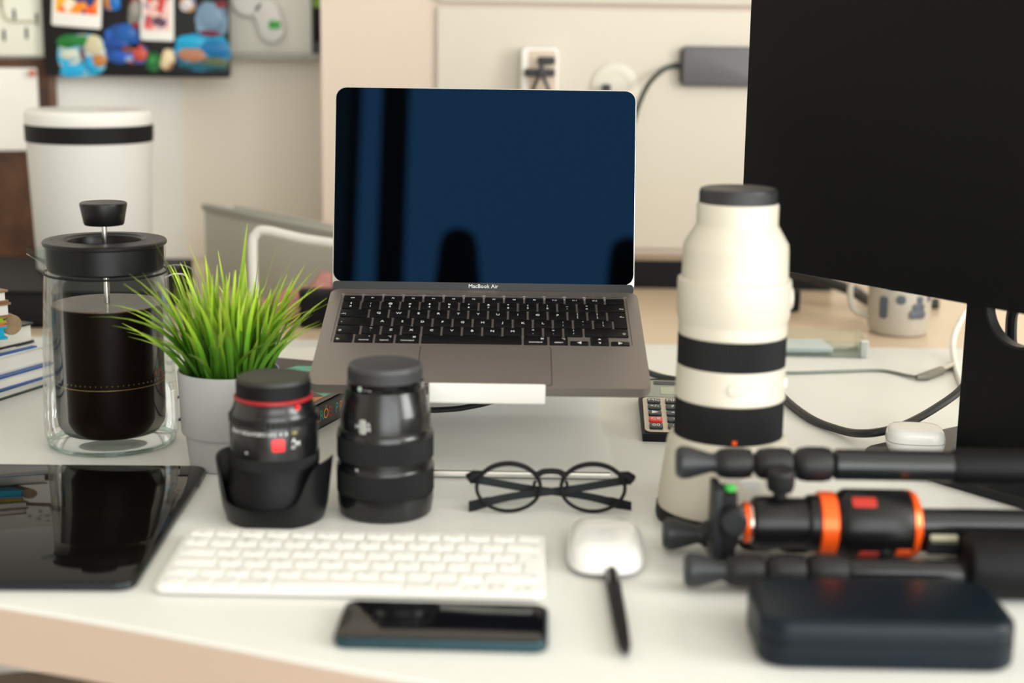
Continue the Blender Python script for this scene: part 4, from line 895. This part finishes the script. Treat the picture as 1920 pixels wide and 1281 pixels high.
q_ = D(24, 610, 0.0802); o.location = (q_.x, q_.y, DZ+0.0802); o.rotation_euler = (0,0,rad(40)); tag(o, 'short pale wooden roll beside the notepads', 'roll')

# ---------------------------------------------------------------- book with coloured letters on its spine
bka = math.atan2(0.066, 0.0225)
bk = thing('black_spine_book', 'black book with coloured letters on its spine, left of the stand', 'book', (-0.2000, 1.4600, DZ), (0,0,bka-PI/2))
BH, BWd, BL = 0.0255, 0.150, 0.205        # local +y along the spine, -x away from it
obj('pages', G().box(-BWd+0.003,-0.002,0.003,BL-0.003,0.002,BH-0.002), M_paper, bk)
obj('spine', G().box(-0.0025,0,0,BL,0,BH), mat('spine_black',(0.010,0.010,0.012),0.35), bk)
obj('back_cover', G().slab(BWd,BL,0.002,0.001,0,cx=-BWd/2,cy=BL/2), MATS['spine_black'], bk)
obj('front_cover', G().slab(BWd,BL,0.002,0.001,0,cx=-BWd/2,cy=BL/2,z=BH-0.002), mat('cover_taupe',(0.055,0.042,0.040),0.4), bk)
obj('cover_art', G().slab(BWd-0.02,BL-0.02,0.0003,0.001,0,cx=-BWd/2,cy=BL/2,z=BH), printed('cover_art',[(50,44,44),(58,50,48),(90,185,160),(180,60,50),(52,46,44),(210,130,60),(48,44,46)],28,0.35,3.0), bk)
lc = [('Z',(200,40,45)),('R',(40,150,135)),('Ó',(240,150,30)),('B',(150,40,60)),(' ',(0,0,0)),('P',(50,155,140)),('R',(240,150,40)),('O',(200,50,45)),('S',(50,155,140)),('T',(240,150,40)),('O',(200,50,45))]
yy = 0.018
for i, (s, c) in enumerate(lc[:7]):
    if s != ' ':
        m_ = MATS.get('letter_%d%d%d' % c) or mat('letter_%d%d%d' % c, c, 0.4)
        o = link('letter', text_mesh(s, 0.0155, m_), bk); o.matrix_local = Matrix.Translation((0.0002, yy, BH/2)) @ Matrix.Rotation(PI/2,4,'Z') @ Matrix.Rotation(PI/2,4,'X')
    yy += 0.0098 if s != ' ' else 0.006

# ---------------------------------------------------------------- things on the back table, left
a0, a1 = A(385, 385, 2.38), A(700, 470, 2.02)
bt = thing('storage_box', 'pale translucent storage box with grey rim behind the grass', 'storage box', (a0.x, a0.y, DZ-0.001), (0,0,math.atan2(a1.y-a0.y, a1.x-a0.x)))
bw_ = math.hypot(a1.x-a0.x, a1.y-a0.y); bh_ = a0.z-DZ
obj('wall_panel', G().slab(bw_, 0.006, bh_-0.002, 0.003, 0.001, cx=bw_/2, cy=0), M_pale, bt)
obj('rim', G().slab(bw_+0.004, 0.014, 0.010, 0.004, 0.002, cx=bw_/2, cy=0, z=bh_-0.006), M_greyl, bt)
obj('rear_panel', G().slab(bw_, 0.006, bh_-0.002, 0.003, 0.001, cx=bw_/2, cy=0.05), M_pale, bt)
for x in (0.003, bw_-0.003): obj('end_panel', G().slab(0.006, 0.05, bh_-0.002, 0.002, 0.001, cx=x, cy=0.025), M_pale, bt)
e0, e1, e2, e3 = A(476, 560, 1.99), A(474, 455, 1.99), A(500, 434, 1.985), A(690, 476, 1.955)
tr2 = thing('white_rack', 'white rounded tube rack in front of the storage box', 'rack', (e0.x, e0.y, DZ-0.001))
def rl(v): return (v.x-e0.x, v.y-e0.y, v.z-DZ+0.001)
pth = smoothpath([(0,0,0.0065), (0,0,0.04), rl(A(474,462,1.99)), rl(A(480,440,1.99)), rl(A(497,432,1.988)), rl(A(560,446,1.975)), rl(A(690,476,1.955)), (rl(A(700,476,1.955))[0],-0.034,0.05), (rl(A(700,476,1.955))[0],-0.034,0.0065)],8)
obj('front_tube', G().tube(pth, 0.0063, 12), M_white, tr2)
obj('foot_tube', G().tube([(0,-0.02,0.0065),(0,0.03,0.0065)], 0.0063, 12), M_white, tr2)
obj('foot_tube', G().tube([(rl(A(700,476,1.955))[0],-0.050,0.0065),(rl(A(700,476,1.955))[0],-0.005,0.0065)], 0.0063, 12), M_white, tr2)
pk = A(560, 510, 2.08)
g = G(); random.seed(5); R = []
for i in range(15):
    t = i/14; x = -0.055+0.115*t; hh_ = 0.03+0.045*t*t+random.uniform(-0.006,0.006); ww_ = 0.022+random.uniform(-0.003,0.003)
    R.append([(x+random.uniform(-.002,.002), ww_*math.cos(2*PI*j/14)*(1+0.1*math.sin(j*3+i)), max(0.0, hh_*(0.5+0.5*math.sin(2*PI*j/14))*(1+0.08*math.sin(j*5+i*2)))) for j in range(14)])
o = obj('pink_cloth', g.rings(R), M_pink, None, (pk.x-0.010, 2.058, DZ-0.001), (0,0,-0.1), smooth=80); tag(o, 'crumpled pink cloth behind the white rack', 'cloth')
dkp = A(600, 533, 2.04)
o = thing('dark_pouch', 'small dark pouch on the back table beside the laptop screen', 'pouch', (dkp.x+0.01, 1.985+0.03, DZ-0.001))
obj('body', G().slab(0.070,0.022,0.052,0.009,0.006,n=6), M_blackm, o); obj('flap', G().slab(0.071,0.023,0.012,0.009,0.004,z=0.0405,n=6), M_dkgrey, o)
sh = D(590, 615)
o = obj('paper_sheet', G().slab(0.21,0.16,0.0008,0.002,0), M_paper, None, (-0.185,1.80,DZ), (0,0,0.1)); tag(o, 'white paper sheet lying on the desk behind the laptop', 'paper')

# ---------------------------------------------------------------- things behind, right
mg = A(1683, 625, 2.02)
mq = D(1683, 622)
mu = thing('printed_mug', 'pale mug with blue-grey print behind the monitor', 'mug', (mq.x, mq.y, DZ-0.001))
M_mug = mat('mug_glaze', (0.50,0.455,0.385), 0.25, var=0.05, vscale=30)
obj('cup', G().lathe([(0.034,0.0),(0.038,0.002),(0.0415,0.012),(0.0425,0.10),(0.0410,0.10),(0.0395,0.012),(0.001,0.010)], 48), M_mug, mu)
obj('handle', G().tube(smoothpath([(-0.040,0,0.085),(-0.060,0.0,0.085),(-0.068,0.0,0.060),(-0.062,0.0,0.032),(-0.041,0,0.022)],6), 0.0045, 10), M_mug, mu)
M_mp = mat('mug_print',(0.085,0.10,0.125),0.4)
for (t, z, w_, h_) in ((-0.75,0.040,0.012,0.030),(-0.2,0.052,0.012,0.012),(0.35,0.032,0.024,0.012),(0.38,0.042,0.018,0.010),(0.42,0.052,0.010,0.010),(0.85,0.055,0.008,0.014),(-0.5,0.07,0.012,0.012),(0.1,0.075,0.016,0.010)):
    obj('print', G().slab(w_,h_,0.0006,min(w_,h_)*0.4,0.0002,M=Matrix.Rotation(t,4,'Z') @ Matrix.Translation((0,-0.0424,z)) @ Matrix.Rotation(PI/2,4,'X')), M_mp, mu)
def cable(name, label, pts, r, m, k=8):
    return tag(obj(name, G().tube(smoothpath(pts, k), r, 10), m), label, 'cable')
def DP(px, py, r): q = D(px, py, r); return q
cable('thick_cable', 'thick black cable sagging between the telephoto lens and the monitor foot', [D(1430,690,0.0045),D(1466,742,0.0045),D(1520,785,0.0045),D(1580,808,0.0060),D(1620,813,0.0120),D(1660,808,0.0160),D(1700,795,0.018),D(1750,768,0.026),D(1800,732,0.04),A(1830,690,1.55)], 0.0042, M_cable)
cable('power_lead', 'dark grey lead crossing the back table beside the mug', [A(1430,505,2.33),A(1480,510,2.28),A(1540,525,2.23),A(1600,546,2.2),D(1640,566,0.006),D(1760,570,0.006)], 0.0085, mat('lead_grey',(0.018,0.02,0.018),0.5))
cw = cable('white_cable', 'white cable looping down beside the monitor neck', [D(1850,540,0.05),D(1815,580,0.05),D(1794,615,0.03),D(1786,650,0.012),D(1792,690,0.0035),D(1806,725,0.0035),D(1830,760,0.0035)], 0.0036, M_cabw)
uc = thing('usb_cable', 'thin grey-green cable ending in a silver plug', 'cable', (0,0,0))
obj('wire', G().tube(smoothpath([D(1400,692,0.002),D(1470,699,0.002),D(1560,697,0.002),D(1650,695,0.002),D(1700,704,0.0025),D(1722,708,0.004)],8), 0.0019, 8), M_cabgrey, uc)
obj('plug', G().tube([D(1718,708,0.0045),D(1735,706,0.0045),D(1765,695,0.0045)], [0.003,0.0055,0.0055], 12), mat('plug_grey',(0.16,0.145,0.115),0.4), uc)
obj('connector', G().tube([D(1764,695,0.0045),D(1788,685,0.0045)], 0.0036, 10), M_steel, uc)
b0 = D(1485, 592)
o = thing('dark_adapter', 'black power adapter peeking out behind the telephoto lens', 'power adapter', (b0.x-0.024, b0.y+0.05, DZ-0.001), (0,0,rad(34)))
obj('body', G().slab(0.065,0.065,0.030,0.006,0.003), M_blackm, o); obj('label_plate', G().slab(0.03,0.02,0.0004,0.002,0,z=0.030), M_dkgrey, o)
n0 = D(1630, 672)
o = thing('clear_tray', 'shallow clear tray with pale blue cards, behind the telephoto lens', 'tray', (n0.x-0.085, n0.y+0.045, DZ), (0,0,rad(-2)))
M_tray = clear('tray_acrylic', (0.93,0.96,0.94), 0.25, 0.06, 0.7)
obj('floor_sheet', G().slab(0.170,0.085,0.002,0.004,0.0005), M_tray, o)
for (x0_,x1_,y0_,y1_) in ((-0.085,0.085,-0.0425,-0.0405),(-0.085,0.085,0.0405,0.0425),(-0.085,-0.083,-0.04,0.04),(0.083,0.085,-0.04,0.04)): obj('side_sheet', G().box(x0_,x1_,y0_,y1_,0.0021,0.021), M_tray, o)
obj('corner_block', G().slab(0.010,0.010,0.021,0.002,0.001,cx=0.080,cy=-0.037,z=0.0005), M_white, o)
o2_ = obj('card', G().slab(0.11,0.06,0.006,0.003,0.0005), mat('card_pale_blue',(0.66,0.70,0.74),0.5), None, (n0.x-0.098,n0.y+0.045,DZ+0.0022), (0,0,0.05)); tag(o2_, 'pale blue card pack inside the clear tray', 'card')
cable('stand_cable', 'black cable running under the laptop behind the stand lip', [Vector((-0.095,1.500,DZ+0.0165)),Vector((-0.070,1.500,DZ+0.0175)),Vector((-0.045,1.498,DZ+0.021)),Vector((-0.01,1.492,DZ+0.033)),Vector((0.03,1.475,DZ+0.065))], 0.0030, M_cable)
for i, (xs, dxx) in enumerate(((0.478, -0.050), (0.515, -0.014))):
    c_ = Vector((MC.x, MC.y, DZ)); 
    P = [c_ + nB*0.108 + dX*(dxx+0.0) + Vector((0,0,0.215)), c_ + nB*0.098 + dX*(dxx+0.010) + Vector((0,0,0.190)), c_ + nB*0.091 + dX*(dxx+0.018) + Vector((0,0,0.170)), c_ + nB*0.098 + dX*(dxx+0.002) + Vector((0,0,0.140)), c_ + nB*0.135 + dX*(dxx-0.01) + Vector((0,0,0.08)), c_ + nB*0.215 + dX*dxx + Vector((0,0,0.0057))]
    cable('monitor_cable', ('black cable bending in the round hole of the monitor neck, nearer its left rim', 'second black cable in the round hole of the monitor neck')[i], P, 0.0055, M_cable)

# ---------------------------------------------------------------- made-up stand-in before the window, for dark shapes mirrored in the laptop screen
fl = thing('added_silhouette', 'dark two-headed shape added before the window, mirrored in the laptop screen', 'silhouette', (-0.02, -1.12, 0))
obj('base', G().lathe([(0.001,0),(0.14,0),(0.14,0.015),(0.02,0.025)], 32), M_blackm, fl)
obj('pole', G().lathe([(0.012,0.02),(0.012,1.48)], 16), M_blackm, fl)
for x, z in ((-0.135, 1.72), (0.345, 1.70)):
    obj('arm', G().tube([(0,0,1.40),(x,0,z-0.14)], 0.010, 10), M_blackm, fl)
    obj('silhouette_head', G().lathe([(0.075,-0.16),(0.065,-0.05),(0.055,0.05),(0.045,0.085),(0.025,0.10),(0.001,0.104)], 32, Matrix.Translation((x,0,z))), M_blackm, fl)
